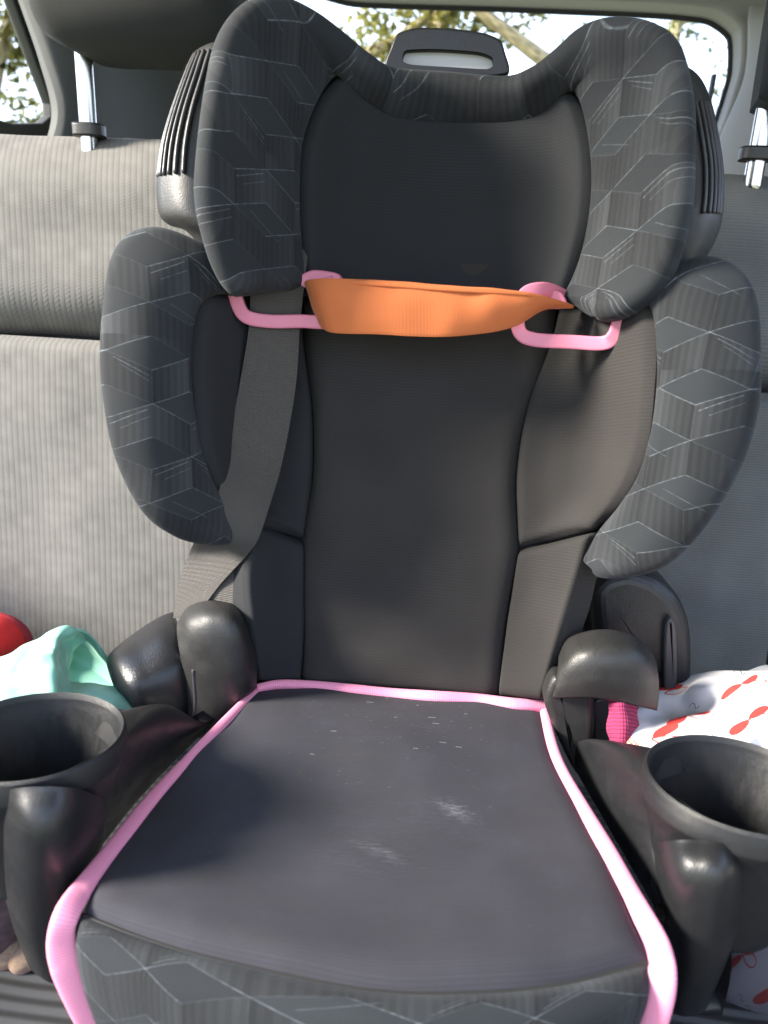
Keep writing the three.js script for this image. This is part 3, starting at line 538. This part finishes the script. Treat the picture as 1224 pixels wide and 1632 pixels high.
  headShell = B('headrest_shell', pillow(shellRows, { puff: 0, thick: 0.005, nu: 90, nv: 16, edges: [0, 0, 0, 0] }), M.plasticSoft);
  // ribbed side guards
  const guard = (out, inn, s) => {
    const r = out.map(([x, y, f], k) => { const o = b(x, y, f), i = b(inn[k][0], inn[k][1], inn[k][2]); return [o, o.clone().lerp(i, 0.15).add(V(0, 0, 0.012)), o.clone().lerp(i, 0.5).add(V(0, 0, 0.02)), i]; });
    B('side_guard', pillow(r, { puff: 0.004, thick: 0.03, eu: 0.1, ev: 0.06, nu: 40, nv: 50 }), M.plasticSoft, headShell);
    return r;
  };
  const gl = guard([[338, 84, 0.0], [312, 95, 0.01], [296, 130, 0.015], [276, 185, 0.02], [262, 235, 0.025], [255, 285, 0.028], [257, 335, 0.028], [270, 352, 0.025], [300, 362, 0.02], [330, 395, 0.015]],
    [[400, 84, 0.03], [400, 100, 0.03], [395, 140, 0.035], [385, 190, 0.04], [380, 240, 0.04], [380, 285, 0.04], [385, 340, 0.04], [390, 365, 0.04], [395, 400, 0.035], [400, 440, 0.03]], -1);
  const gr = guard([[1088, 116, 0.0], [1112, 135, 0.01], [1128, 170, 0.015], [1138, 215, 0.02], [1146, 265, 0.022], [1147, 310, 0.024], [1145, 345, 0.024], [1138, 372, 0.022], [1120, 405, 0.018], [1090, 425, 0.012]],
    [[1040, 120, 0.03], [1040, 150, 0.03], [1045, 190, 0.035], [1050, 230, 0.04], [1055, 275, 0.04], [1055, 315, 0.04], [1050, 350, 0.04], [1045, 380, 0.04], [1040, 420, 0.035], [1030, 450, 0.03]], 1);
  const ribs = (g, k0, k1, n, u0, u1) => {
    for (let i = 0; i < n; i++) {
      const u = u0 + (u1 - u0) * i / (n - 1), pts = [];
      for (let k = k0; k <= k1; k++) pts.push(spline(g[k], u).add(V(0, 0, 0.006)));
      B('rib', sweep(pts, 0.0032, 0.005, V(0, 0, 1), { n: 40, m: 10, e: 2.4 }), M.plasticGrey, headShell);
    }
  };
  ribs(gl, 1, 5, 7, 0.05, 0.62); ribs(gr, 2, 6, 7, 0.05, 0.6);
  // carry handle with its slot
  const zt = b(712, 75, 0.0).z;
  const H1 = [[616, 112], [622, 75], [634, 52], [665, 43], [720, 44], [770, 51], [797, 62], [805, 82], [808, 118]].map(([x, y]) => atZ(x, y, zt));
  const H2 = [[636, 92], [646, 75], [700, 73], [764, 78], [788, 88], [790, 106], [776, 115], [720, 112], [656, 108], [640, 102]].map(([x, y]) => atZ(x, y, zt));
  const hs = slab(H1.concat([[712, 125]].map(([x, y]) => atZ(x, y, zt))), 0.004, 0.0025, H2);
  B('carry_handle', hs, M.plastic, headShell);
  const H3 = [[636, 112], [638, 68], [720, 66], [792, 76], [794, 116]].map(([x, y]) => atZ(x, y, zt - 0.0095));
  B('handle_backing', slab(H3, 0.004, 0.001), M.trimGrey, headShell);
}
{ // belt guides in pink plastic
  const b = (x, y, f) => atB(x, y, f);
  const g1 = B('belt_guide', sweep([b(905, 478, 0.03), b(885, 466, 0.045), b(862, 461, 0.055), b(838, 468, 0.058), b(826, 495, 0.055), b(828, 528, 0.055), b(850, 541, 0.056), b(910, 545, 0.058), b(960, 547, 0.062), b(979, 535, 0.068), b(987, 510, 0.072), b(990, 480, 0.075)], 0.0115, 0.006, V(0, 0, 1), { n: 140, m: 24, e: 5 }), M.pinkPlastic);
  B('guide_tab', slab([[838, 470], [860, 457], [895, 466], [905, 490], [870, 492], [838, 484]].map(([x, y]) => b(x, y, 0.05)), 0.006, 0.002), M.pinkPlastic, g1);
  const g2 = B('belt_guide', sweep([b(372, 445, 0.075), b(377, 478, 0.07), b(392, 504, 0.064), b(430, 512, 0.055), b(480, 512, 0.05), b(520, 513, 0.05), b(533, 500, 0.05), b(530, 470, 0.05), b(520, 445, 0.048)], 0.0115, 0.006, V(0, 0, 1), { n: 140, m: 24, e: 5 }), M.pinkPlastic);
  B('guide_tab', slab([[478, 440], [500, 430], [540, 437], [545, 462], [505, 462], [480, 456]].map(([x, y]) => b(x, y, 0.048)), 0.006, 0.002), M.pinkPlastic, g2);
}
// ---- armrests, cup holders, base sides
{
  const cup = (px, py, y, r) => {
    const c = atY(px, py, y);
    const prof = [[0.0, -0.095], [r * 0.56, -0.095], [r * 0.6, -0.09], [r * 0.9, -0.012], [r * 0.925, -0.004], [r * 0.955, 0], [r * 0.985, -0.002], [r, -0.008], [r * 1.0, -0.016], [r * 0.9, -0.03], [r * 0.62, -0.1], [0, -0.102]].map(([a, h]) => new THREE.Vector2(a, h));
    const pts = new THREE.CatmullRomCurve3(prof.map((p) => V(p.x, p.y, 0)), false, 'catmullrom', 0.2).getPoints(90).map((p) => new THREE.Vector2(Math.max(0, p.x), p.y));
    const g = new THREE.LatheGeometry(pts, 96); g.translate(c.x, c.y, c.z);
    B('cup_holder', g, M.plastic); return c;
  };
  const cl = cup(52, 1167, 0.07, 0.06), crr = cup(1178, 1243, 0.07, 0.06);
  const Y = (x, y, h) => atY(x, y, h);
  // base sides rising from the seat edge to the cups
  const rimL = (deg, h, k = 0.93) => V(cl.x + 0.06 * k * Math.cos(deg * DEG), 0.07 + h, cl.z + 0.06 * k * Math.sin(deg * DEG));
  const rimR = (deg, h, k = 0.93) => V(crr.x - 0.06 * k * Math.cos(deg * DEG), 0.07 + h, crr.z + 0.06 * k * Math.sin(deg * DEG));
  B('base_side', pillow([
    [Y(392, 1104, -0.03), Y(330, 1150, -0.005), Y(262, 1122, 0.03), rimL(-70, -0.014)],
    [Y(310, 1180, -0.03), Y(265, 1190, 0.005), Y(222, 1172, 0.04), rimL(-30, -0.013)],
    [Y(228, 1264, -0.032), Y(205, 1250, 0.01), Y(190, 1218, 0.045), rimL(5, -0.013)],
    [Y(160, 1348, -0.034), Y(152, 1318, 0.005), Y(142, 1272, 0.035), rimL(40, -0.014)],
    [Y(106, 1422, -0.04), Y(110, 1385, -0.005), Y(108, 1320, 0.015), rimL(75, -0.022)],
    [Y(80, 1500, -0.05), Y(88, 1450, -0.02), Y(85, 1390, -0.005), rimL(110, -0.05, 0.8)]], { puff: 0.002, thick: 0.012, nu: 44, nv: 48, ev: 0.06, eu: 0.06, face: V(0.3, 1, 0) }), M.plastic);
  B('base_side', pillow([
    [Y(884, 1136, -0.03), Y(912, 1180, -0.01), Y(950, 1178, 0.02), rimR(-70, -0.014)],
    [Y(910, 1210, -0.03), Y(945, 1225, 0.0), Y(990, 1205, 0.035), rimR(-30, -0.013)],
    [Y(955, 1290, -0.032), Y(975, 1280, 0.005), Y(1010, 1252, 0.042), rimR(5, -0.013)],
    [Y(1002, 1372, -0.034), Y(1018, 1345, 0.002), Y(1040, 1300, 0.035), rimR(40, -0.014)],
    [Y(1046, 1450, -0.04), Y(1054, 1415, -0.005), Y(1066, 1360, 0.015), rimR(75, -0.022)],
    [Y(1074, 1525, -0.05), Y(1078, 1480, -0.02), Y(1086, 1420, -0.005), rimR(110, -0.05, 0.8)]], { puff: 0.002, thick: 0.012, nu: 44, nv: 48, ev: 0.06, eu: 0.06, face: V(-0.3, 1, 0) }), M.plastic);
  // curved front supports below the cups
  const zL = cl.z + 0.055, zR = crr.z + 0.055;
  B('armrest_support', pillow([
    [atZ(-2, 1262, zL - 0.04), atZ(22, 1256, zL - 0.004), atZ(60, 1254, zL + 0.001), atZ(110, 1256, zL - 0.008), atZ(164, 1276, zL - 0.05)],
    [atZ(0, 1330, zL - 0.035), atZ(26, 1320, zL + 0.003), atZ(62, 1318, zL + 0.012), atZ(112, 1318, zL - 0.002), atZ(168, 1325, zL - 0.05)],
    [atZ(8, 1410, zL - 0.035), atZ(33, 1405, zL), atZ(64, 1402, zL + 0.008), atZ(105, 1400, zL - 0.004), atZ(145, 1400, zL - 0.04)],
    [atZ(28, 1482, zL - 0.04), atZ(48, 1485, zL - 0.008), atZ(70, 1485, zL - 0.004), atZ(98, 1482, zL - 0.01), atZ(125, 1478, zL - 0.03)],
    [atZ(55, 1545, zL - 0.06), atZ(70, 1555, zL - 0.03), atZ(84, 1565, zL - 0.025), atZ(102, 1570, zL - 0.03), atZ(125, 1570, zL - 0.04)]], { puff: 0.004, thick: 0.03, eu: 0.14, ev: 0.06, nu: 44, nv: 50, edges: [1, 1, 0, 1] }), M.plastic);
  B('armrest_support', pillow([
    [atZ(1044, 1342, zR - 0.055), atZ(1076, 1342, zR - 0.014), atZ(1115, 1345, zR - 0.005), atZ(1156, 1349, zR - 0.005), atZ(1186, 1366, zR - 0.035)],
    [atZ(1048, 1390, zR - 0.05), atZ(1080, 1390, zR - 0.002), atZ(1116, 1392, zR + 0.01), atZ(1158, 1395, zR + 0.008), atZ(1192, 1400, zR - 0.03)],
    [atZ(1062, 1460, zR - 0.04), atZ(1088, 1465, zR - 0.002), atZ(1115, 1468, zR + 0.006), atZ(1150, 1470, zR + 0.002), atZ(1178, 1470, zR - 0.03)],
    [atZ(1075, 1535, zR - 0.04), atZ(1094, 1540, zR - 0.01), atZ(1112, 1542, zR - 0.004), atZ(1132, 1542, zR - 0.008), atZ(1150, 1538, zR - 0.03)],
    [atZ(1070, 1615, zR - 0.05), atZ(1082, 1618, zR - 0.03), atZ(1094, 1618, zR - 0.028), atZ(1106, 1616, zR - 0.03), atZ(1116, 1612, zR - 0.045)]], { puff: 0.004, thick: 0.03, eu: 0.14, ev: 0.06, nu: 44, nv: 50, edges: [1, 1, 0, 1] }), M.plastic);
  // left hinge housing and arm
  const hz = 0.05;
  const g5 = (rows) => rows.map((r) => r.map((p) => atZ(...p)));
  const h1 = B('armrest_hinge', pillow(g5([
    [[286, 992, -0.01], [302, 966, 0.012], [340, 957, 0.02], [378, 968, 0.015], [400, 1000, -0.01]],
    [[282, 1006, 0.035], [304, 994, 0.05], [340, 986, 0.055], [378, 992, 0.05], [404, 1018, 0.02]],
    [[290, 1060, 0.045], [311, 1060, 0.058], [345, 1055, 0.062], [384, 1055, 0.056], [410, 1060, 0.03]],
    [[299, 1120, 0.045], [316, 1122, 0.056], [346, 1118, 0.06], [382, 1108, 0.054], [408, 1092, 0.03]],
    [[303, 1172, 0.045], [318, 1176, 0.052], [340, 1170, 0.054], [366, 1146, 0.048], [396, 1116, 0.03]]]), { puff: 0.002, thick: 0.03, eu: 0.06, ev: 0.06, nu: 44, nv: 44 }), M.plasticSoft);
  B('hinge_seam', sweep([atZ(308, 1068, 0.06), atZ(311, 1120, 0.057), atZ(307, 1160, 0.05)], 0.003, 0.003, V(0, 0, 1), { n: 20, m: 8 }), M.plasticGrey, h1);
  B('armrest', pillow(g5([
    [[275, 975, -0.04], [285, 1000, 0.0], [300, 1040, 0.03], [308, 1100, 0.036], [312, 1168, 0.03]],
    [[245, 990, -0.03], [258, 1012, 0.02], [278, 1052, 0.046], [286, 1105, 0.052], [290, 1160, 0.046]],
    [[210, 1014, -0.02], [222, 1032, 0.03], [240, 1068, 0.058], [250, 1110, 0.064], [256, 1150, 0.058]],
    [[184, 1036, 0.0], [190, 1050, 0.04], [204, 1082, 0.064], [216, 1112, 0.07], [226, 1140, 0.064]],
    [[172, 1052, 0.0], [174, 1066, 0.025], [182, 1090, 0.044], [194, 1114, 0.05], [206, 1136, 0.045]]]), { puff: 0.004, thick: 0.03, eu: 0.12, ev: 0.1, nu: 44, nv: 44 }), M.leather);
  // right hinge housing: overhanging cap, slim pillar, raised arm behind
  const rows = [
    [atZ(893, 1050, 0.02), atZ(905, 1020, 0.026), atZ(940, 1006, 0.032), atZ(978, 1005, 0.032), atZ(1015, 1019, 0.026), atZ(1042, 1052, 0.01)],
    [atZ(890, 1065, 0.045), atZ(915, 1048, 0.055), atZ(945, 1040, 0.06), atZ(985, 1040, 0.06), atZ(1020, 1048, 0.055), atZ(1046, 1068, 0.04)],
    [atZ(884, 1095, 0.052), atZ(912, 1085, 0.06), atZ(945, 1078, 0.065), atZ(985, 1080, 0.065), atZ(1022, 1088, 0.06), atZ(1050, 1100, 0.05)],
    [atZ(880, 1112, 0.052), atZ(912, 1112, 0.058), atZ(945, 1113, 0.061), atZ(985, 1119, 0.061), atZ(1022, 1127, 0.058), atZ(1047, 1133, 0.05)]];
  const h2 = B('armrest_hinge', pillow(rows, { puff: 0.003, thick: 0.03, eu: 0.05, ev: 0.05, nu: 40, nv: 30 }), M.plasticSoft);
  B('hinge_pillar', slab([[868, 1120], [884, 1080], [930, 1090], [948, 1118], [947, 1175], [930, 1225], [918, 1235], [890, 1180]].map(([x, y]) => atZ(x, y, 0.05)), 0.04, 0.006), M.plasticSoft, h2);
  B('hinge_tab', slab([[946, 1120], [985, 1122], [982, 1200], [950, 1210]].map(([x, y]) => atZ(x, y, 0.03)), 0.02, 0.003), M.plasticGrey, h2);
  B('armrest', slab([[955, 1080], [945, 1000], [942, 945], [965, 918], [1005, 909], [1050, 924], [1085, 955], [1103, 1000], [1106, 1070], [1100, 1130], [1040, 1140]].map(([x, y]) => atZ(x, y, -0.035)), 0.05, 0.014), M.plastic, booster, 'raised black armrest behind the hinge');
  B('hinge_link', slab([[1060, 1000], [1069, 985], [1078, 1000], [1080, 1050], [1078, 1100], [1068, 1108], [1060, 1100], [1058, 1050]].map(([x, y]) => atZ(x, y, -0.026)), 0.012, 0.003), M.plasticGrey, h2);
}

// ------------------------------------------------------------------ straps
{
  const b = (x, y, f) => atB(x, y, f);
  const os = thing('orange_strap', 'orange woven strap hanging between the pink belt guides under the headrest', 'strap', b(690, 490, 0.06));
  part(os, 'webbing', pillow([
    [b(484, 450, 0.048), b(491, 446, 0.062), b(520, 444, 0.074), b(600, 446, 0.082), b(690, 453, 0.084), b(770, 458, 0.08), b(835, 465, 0.074), b(880, 475, 0.064), b(916, 487, 0.05)],
    [b(492, 470, 0.046), b(500, 470, 0.064), b(525, 470, 0.077), b(600, 474, 0.085), b(690, 480, 0.087), b(770, 483, 0.083), b(830, 484, 0.076), b(876, 482, 0.064), b(915, 488.5, 0.05)],
    [b(500, 495, 0.046), b(508, 500, 0.063), b(530, 504, 0.076), b(600, 506, 0.084), b(690, 510, 0.086), b(765, 508, 0.082), b(828, 502, 0.074), b(872, 488, 0.062), b(914, 490, 0.05)],
    [b(508, 516, 0.044), b(516, 524, 0.06), b(536, 531, 0.073), b(600, 533, 0.081), b(690, 537, 0.083), b(760, 533, 0.078), b(822, 521, 0.07), b(866, 494, 0.06), b(913, 491.5, 0.05)]],
  { puff: 0.0006, thick: 0.0014, eu: 0.02, ev: 0.05, nu: 110, nv: 24, uv: 'len', wob: 0.0022, wobF: 32 }), M.orange);
  part(os, 'hem', pillow([
    [b(496, 446, 0.068), b(600, 447, 0.0845), b(690, 454, 0.0865), b(770, 459, 0.0825), b(845, 467, 0.0745)],
    [b(500, 452, 0.069), b(600, 456, 0.0855), b(690, 463, 0.0875), b(770, 468, 0.0835), b(848, 472, 0.0745)]], { puff: 0.001, thick: 0.0012, nu: 80, nv: 8, uv: 'len', ev: 0.3 }), M.orange);

  const belt = thing('seat_belt', 'grey-brown seat belt running down the left side of the booster back', 'seat belt', b(400, 700, 0.05));
  const strip = (rows, o = {}) => pillow(rows, { puff: 0.0006, thick: 0.0014, nu: 14, nv: 90, eu: 0.1, ev: 0.02, uv: 'len', ...o });
  part(belt, 'shoulder_strap', strip([
    [b(412, 400, 0.05), b(492, 395, 0.035)],
    [b(400, 465, 0.058), b(486, 445, 0.044)],
    [b(397, 520, 0.056), b(478, 520, 0.042)],
    [b(386, 590, 0.055), b(473, 600, 0.038)],
    [b(373, 660, 0.056), b(462, 675, 0.036)],
    [b(360, 730, 0.064), b(447, 748, 0.04)],
    [b(348, 785, 0.078), b(430, 805, 0.056)],
    [b(318, 846, 0.066), b(412, 858, 0.062)],
    [b(300, 885, 0.02), b(394, 884, 0.05)],
    [b(284, 935, 0.0), b(352, 930, 0.03)],
    [b(276, 985, 0.0), b(318, 975, 0.026)]]), M.belt);
  part(belt, 'lap_strap', strip([
    [b(372, 872, 0.026), b(400, 872, 0.034)],
    [b(345, 905, 0.022), b(402, 915, 0.034)],
    [b(325, 945, 0.022), b(404, 960, 0.034)],
    [b(315, 1010, 0.022), b(404, 1020, 0.03)]]), M.belt);
}

// ------------------------------------------------------------------ things lying beside the booster
{
  const cloth = thing('printed_cloth', 'white cloth with red loops and grey leaves beside the right cup holder', 'cloth', atZ(1150, 1120, 0.1));
  const rows = [
    [[1030, 1096, -0.06], [1075, 1082, -0.05], [1130, 1074, -0.045], [1185, 1068, -0.045], [1240, 1062, -0.045], [1330, 1050, -0.045]],
    [[1022, 1112, -0.02], [1075, 1104, -0.015], [1125, 1092, 0.01], [1185, 1085, 0.015], [1240, 1078, 0.012], [1330, 1070, 0.01]],
    [[1015, 1135, 0.03], [1070, 1140, 0.0], [1118, 1128, 0.02], [1180, 1112, 0.05], [1240, 1105, 0.052], [1330, 1095, 0.05]],
    [[1000, 1152, 0.055], [1060, 1158, 0.05], [1118, 1148, 0.065], [1180, 1140, 0.075], [1240, 1138, 0.078], [1330, 1130, 0.08]],
    [[985, 1185, 0.075], [1050, 1188, 0.085], [1118, 1185, 0.09], [1180, 1180, 0.1], [1240, 1180, 0.105], [1330, 1175, 0.11]],
    [[975, 1230, 0.085], [1050, 1240, 0.095], [1118, 1245, 0.1], [1180, 1250, 0.11], [1240, 1250, 0.12], [1330, 1250, 0.12]]].map((r) => r.map((p) => atZ(...p)));
  part(cloth, 'sheet', pillow(rows, { puff: 0.001, thick: 0.0016, nu: 90, nv: 70, uv: 'unit', wob: 0.006, wobF: 28 }), M.print);
  const low = thing('printed_cloth', 'white cloth with red print, its shade painted grey, lying low beside right armrest support', 'cloth', atZ(1200, 1520, 0.2));
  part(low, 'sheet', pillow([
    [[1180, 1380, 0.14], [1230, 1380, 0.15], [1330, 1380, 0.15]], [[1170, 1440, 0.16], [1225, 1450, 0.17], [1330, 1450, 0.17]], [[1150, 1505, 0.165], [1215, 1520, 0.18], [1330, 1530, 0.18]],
    [[1125, 1555, 0.17], [1190, 1590, 0.185], [1330, 1610, 0.18]], [[1115, 1570, 0.16], [1180, 1625, 0.175], [1330, 1700, 0.17]]].map((r) => r.map((p) => atZ(...p))), { puff: 0.002, thick: 0.002, nu: 50, nv: 50, uv: 'unit', wob: 0.007, wobF: 30 }), M.printShaded);
  const pk = thing('knitted_cloth', 'small bright pink knitted piece below the right armrest hinge', 'knitted cloth', atZ(994, 1165, 0.06));
  part(pk, 'sheet', pillow([
    [[972, 1115, 0.05], [990, 1115, 0.06], [1012, 1118, 0.05]], [[972, 1150, 0.055], [992, 1150, 0.068], [1014, 1155, 0.055]], [[974, 1185, 0.06], [992, 1185, 0.075], [1018, 1190, 0.06]], [[976, 1220, 0.065], [992, 1220, 0.075], [1020, 1222, 0.065]]].map((r) => r.map((p) => atZ(...p))), { puff: 0.004, thick: 0.004, uv: 'len', wob: 0.003, wobF: 60 }), M.knitPink);

  const bag = thing('mint_bag', 'crumpled pale mint green thin bag behind the left cup holder', 'bag', atZ(90, 1070, 0.1));
  part(bag, 'front_sheet', pillow([
    [[-80, 1060, 0.02], [0, 1048, 0.03], [55, 1020, 0.035], [95, 1004, 0.035], [128, 1005, 0.02], [150, 1020, -0.005]],
    [[-80, 1075, 0.05], [0, 1060, 0.06], [50, 1040, 0.062], [88, 1022, 0.06], [105, 1020, 0.03], [130, 1024, 0.005]],
    [[-80, 1095, 0.07], [0, 1082, 0.085], [45, 1068, 0.09], [85, 1050, 0.084], [98, 1048, 0.05], [108, 1046, 0.02]],
    [[-80, 1120, 0.085], [0, 1110, 0.1], [45, 1100, 0.105], [90, 1080, 0.1], [104, 1074, 0.06], [104, 1072, 0.025]],
    [[-80, 1160, 0.1], [0, 1150, 0.11], [50, 1140, 0.12], [95, 1120, 0.115], [112, 1110, 0.08], [106, 1105, 0.04]]].map((r) => r.map((p) => atZ(...p))), { puff: 0.001, thick: 0.001, nu: 90, nv: 70, wob: 0.008, wobF: 46 }), M.mint);
  part(bag, 'back_sheet', pillow([
    [[104, 1004, 0.03], [130, 1004, 0.02], [150, 1020, 0.01], [166, 1042, 0.005], [182, 1074, 0.0], [190, 1096, 0.0]],
    [[100, 1022, -0.01], [122, 1026, -0.02], [142, 1040, -0.025], [158, 1060, -0.025], [176, 1082, -0.02], [190, 1098, -0.01]],
    [[98, 1050, -0.02], [118, 1052, -0.035], [138, 1062, -0.035], [155, 1074, -0.03], [172, 1088, -0.02], [190, 1100, -0.005]],
    [[96, 1086, 0.0], [118, 1088, -0.01], [138, 1092, -0.01], [155, 1096, -0.005], [172, 1100, 0.0], [190, 1104, 0.005]]].map((r) => r.map((p) => atZ(...p))), { puff: 0.001, thick: 0.001, nu: 40, nv: 30, wob: 0.004, wobF: 40 }), M.mint);
  part(bag, 'flap', pillow([
    [[90, 1076, 0.05], [120, 1086, 0.05], [155, 1090, 0.05], [185, 1094, 0.045], [206, 1100, 0.04]],
    [[95, 1095, 0.08], [120, 1100, 0.08], [155, 1104, 0.075], [185, 1108, 0.07], [212, 1112, 0.06]],
    [[95, 1125, 0.1], [125, 1125, 0.1], [155, 1125, 0.09], [185, 1128, 0.085], [214, 1130, 0.07]]].map((r) => r.map((p) => atZ(...p))), { puff: 0.001, thick: 0.001, nu: 40, nv: 20, wob: 0.003, wobF: 40 }), M.mint);

  const rc = atZ(-30, 1030, -0.02);
  const red = thing('red_bag', 'rounded bright red fabric bag behind the mint bag at left edge', 'bag', rc.clone());
  part(red, 'body', ballGeo(rc, 0.043, 0.034, 0.05, 0.08, 18), M.red);
  { const pts = []; for (let k = 0; k <= 24; k++) { const a = k / 24 * TAU; pts.push(V(rc.x + 0.006 + 0.036 * Math.cos(a), rc.y - 0.002 + 0.029 * Math.sin(a), rc.z - 0.018)); } part(red, 'seam', sweep(pts, 0.008, 0.012, V(0, 0, 1), { n: 60, m: 12, e: 2 }), M.redDark); }

  const tc = atZ(0, 1440, 0.14);
  const bundle = thing('fabric_bundle', 'mauve and pale peach soft fabric bundle at left edge beside armrest support', 'fabric', tc.clone());
  part(bundle, 'mauve_fold', ballGeo(atY(-22, 1440, -0.09), 0.03, 0.04, 0.03, 0.25, 30), M.mauve);
  part(bundle, 'peach_fold', ballGeo(atY(-6, 1390, -0.06), 0.012, 0.016, 0.012, 0.3, 60), M.peach);
  part(bundle, 'peach_fold', ballGeo(atY(12, 1516, -0.122), 0.013, 0.008, 0.014, 0.35, 70), M.peach);
  part(bundle, 'peach_fold', ballGeo(atY(40, 1526, -0.122), 0.01, 0.008, 0.012, 0.35, 70), M.peach);
}

// ------------------------------------------------------------------ trees outside the windows
{
  const bark = std({ map: grid(64, 256, (u, v) => { const n = 0.8 + 0.4 * tn(u, v, 14, 3); return [0.95 * n, 0.88 * n, 0.7 * n]; }, [0.5, 1], true), bumpMap: grainBump, bumpScale: 0.01 });
  const leafM = [lin(0.74, 0.76, 0.3), lin(0.8, 0.8, 0.28), lin(0.62, 0.74, 0.34)].map((c) => std({ color: c, roughness: 0.8, transmission: 0.45, thickness: 0, side: THREE.DoubleSide }));
  function tree(label, x, z, trunkPts, r0, blobs, n, leafSize, mi) {
    const t = thing('tree', label, 'tree', V(x, -0.85, z), 'trees outside the car windows');
    const bars = trunkPts.map((p, i) => sweep(p.map((q) => V(...q)), (u) => (i ? r0 * 0.55 : r0) * (1 - 0.5 * u), (u) => (i ? r0 * 0.55 : r0) * (1 - 0.5 * u), V(0.1, 0.1, 1), { n: 24, m: 10, e: 2 }));
    part(t, 'trunk', bars[0], bark); bars.slice(1).forEach((g) => part(t, 'limb', g, bark));
    const pos = [], nor = [], idx = [];
    for (let i = 0; i < n; i++) {
      const bl = blobs[Math.floor(rnd() * blobs.length)], a = rnd() * TAU, c = rnd() * 2 - 1, rr = Math.cbrt(rnd()), s = Math.sqrt(1 - c * c);
      const p = V(bl[0] + bl[3] * rr * s * Math.cos(a), bl[1] + bl[4] * rr * c, bl[2] + bl[3] * rr * s * Math.sin(a));
      if (noise.noise(p.x * 1.4, p.y * 1.4, p.z * 1.4) < -0.12) continue;
      const nn = V(rnd() - 0.5, rnd() - 0.2, rnd() - 0.5).normalize(), u = V(rnd() - 0.5, rnd() - 0.5, rnd() - 0.5).cross(nn).normalize(), w = nn.clone().cross(u), L = leafSize * (0.6 + 0.8 * rnd()), k = pos.length / 3;
      for (const [e, f] of [[-1, 0], [0, 0.45], [1, 0], [0, -0.45]]) { const q = p.clone().addScaledVector(u, e * L).addScaledVector(w, f * L); pos.push(q.x, q.y, q.z); nor.push(nn.x, nn.y, nn.z); }
      idx.push(k, k + 1, k + 2, k, k + 2, k + 3);
    }
    const g = new THREE.BufferGeometry(); g.setAttribute('position', new THREE.Float32BufferAttribute(pos, 3)); g.setAttribute('normal', new THREE.Float32BufferAttribute(nor, 3)); g.setAttribute('uv', new THREE.Float32BufferAttribute(new Float32Array(pos.length / 3 * 2), 2)); g.setIndex(idx);
    part(t, 'crown', g, leafM[mi]);
  }
  const at = (px, py, z) => { const p = atZ(px, py, z); return [p.x, p.y, p.z]; };
  { const z = -7; const c = at(680, 30, z);
    tree('yellow-green leafy tree behind the carry handle through the rear window', c[0] + 0.2, z, [[[c[0] + 0.2, -0.85, z], [c[0] + 0.15, 1.2, z], [c[0] + 0.1, 3.4, z]], [at(900, 120, z), at(820, 60, z), at(745, 0, z), at(700, -60, z)], [at(560, 100, z), at(640, 60, z), at(700, 10, z)]], 0.26,
      [[c[0], c[1] - 0.2, z, 0.75, 0.5], [c[0] - 0.6, c[1] - 0.3, z - 0.4, 0.6, 0.35], [c[0] + 0.5, c[1] + 0.2, z, 0.6, 0.5], [c[0], c[1] + 0.9, z, 1.2, 0.6]], 4600, 0.05, 1); }
  { const z = -9; const c = at(1090, 60, z);
    tree('sparse green tree with tan trunk at the right of the rear window', c[0], z, [[at(1020, 330, z), at(1050, 140, z), at(1078, 40, z), at(1090, -120, z)], [at(1040, 180, z), at(990, 60, z), at(985, -60, z)], [at(1078, 40, z), at(1130, 0, z), at(1180, -60, z)]], 0.2,
      [[c[0] + 0.2, c[1] - 0.3, z + 0.3, 0.7, 0.6], [c[0] - 0.8, c[1] + 0.2, z, 0.7, 0.5], [c[0] + 0.4, c[1] + 0.5, z, 0.8, 0.5]], 1500, 0.045, 2); }
  { const z = -5.5; const c = at(20, 100, z);
    tree('tan trunk and pale leaves seen through the left side window', c[0], z, [[[c[0] - 0.3, -0.85, z], [c[0] - 0.25, 1.5, z], [c[0] + 0.05, 2.6, z]], [[c[0] - 0.1, 1, z], [c[0] + 0.5, 1.8, z], [c[0] + 0.9, 2.8, z]]], 0.17,
      [[c[0] - 0.4, c[1] + 0.2, z + 0.2, 0.6, 0.7], [c[0] + 0.4, c[1] - 0.1, z - 0.3, 0.6, 0.8]], 3600, 0.045, 0); }
  { const z = -16; const c = at(480, 60, z);
    tree('distant pale green tree at the left of the rear window', c[0], z, [[[c[0], -0.85, z], [c[0], 1.5, z], [c[0] + 0.2, 4, z]]], 0.4,
      [[c[0], c[1] - 1, z, 1.6, 1.1], [c[0] + 2.4, c[1] - 1.2, z, 1.5, 0.9], [c[0] - 2, c[1] - 1, z, 1.5, 1]], 2600, 0.09, 0); }
}
scene.updateMatrixWorld(true);
renderer.render(scene, camera);
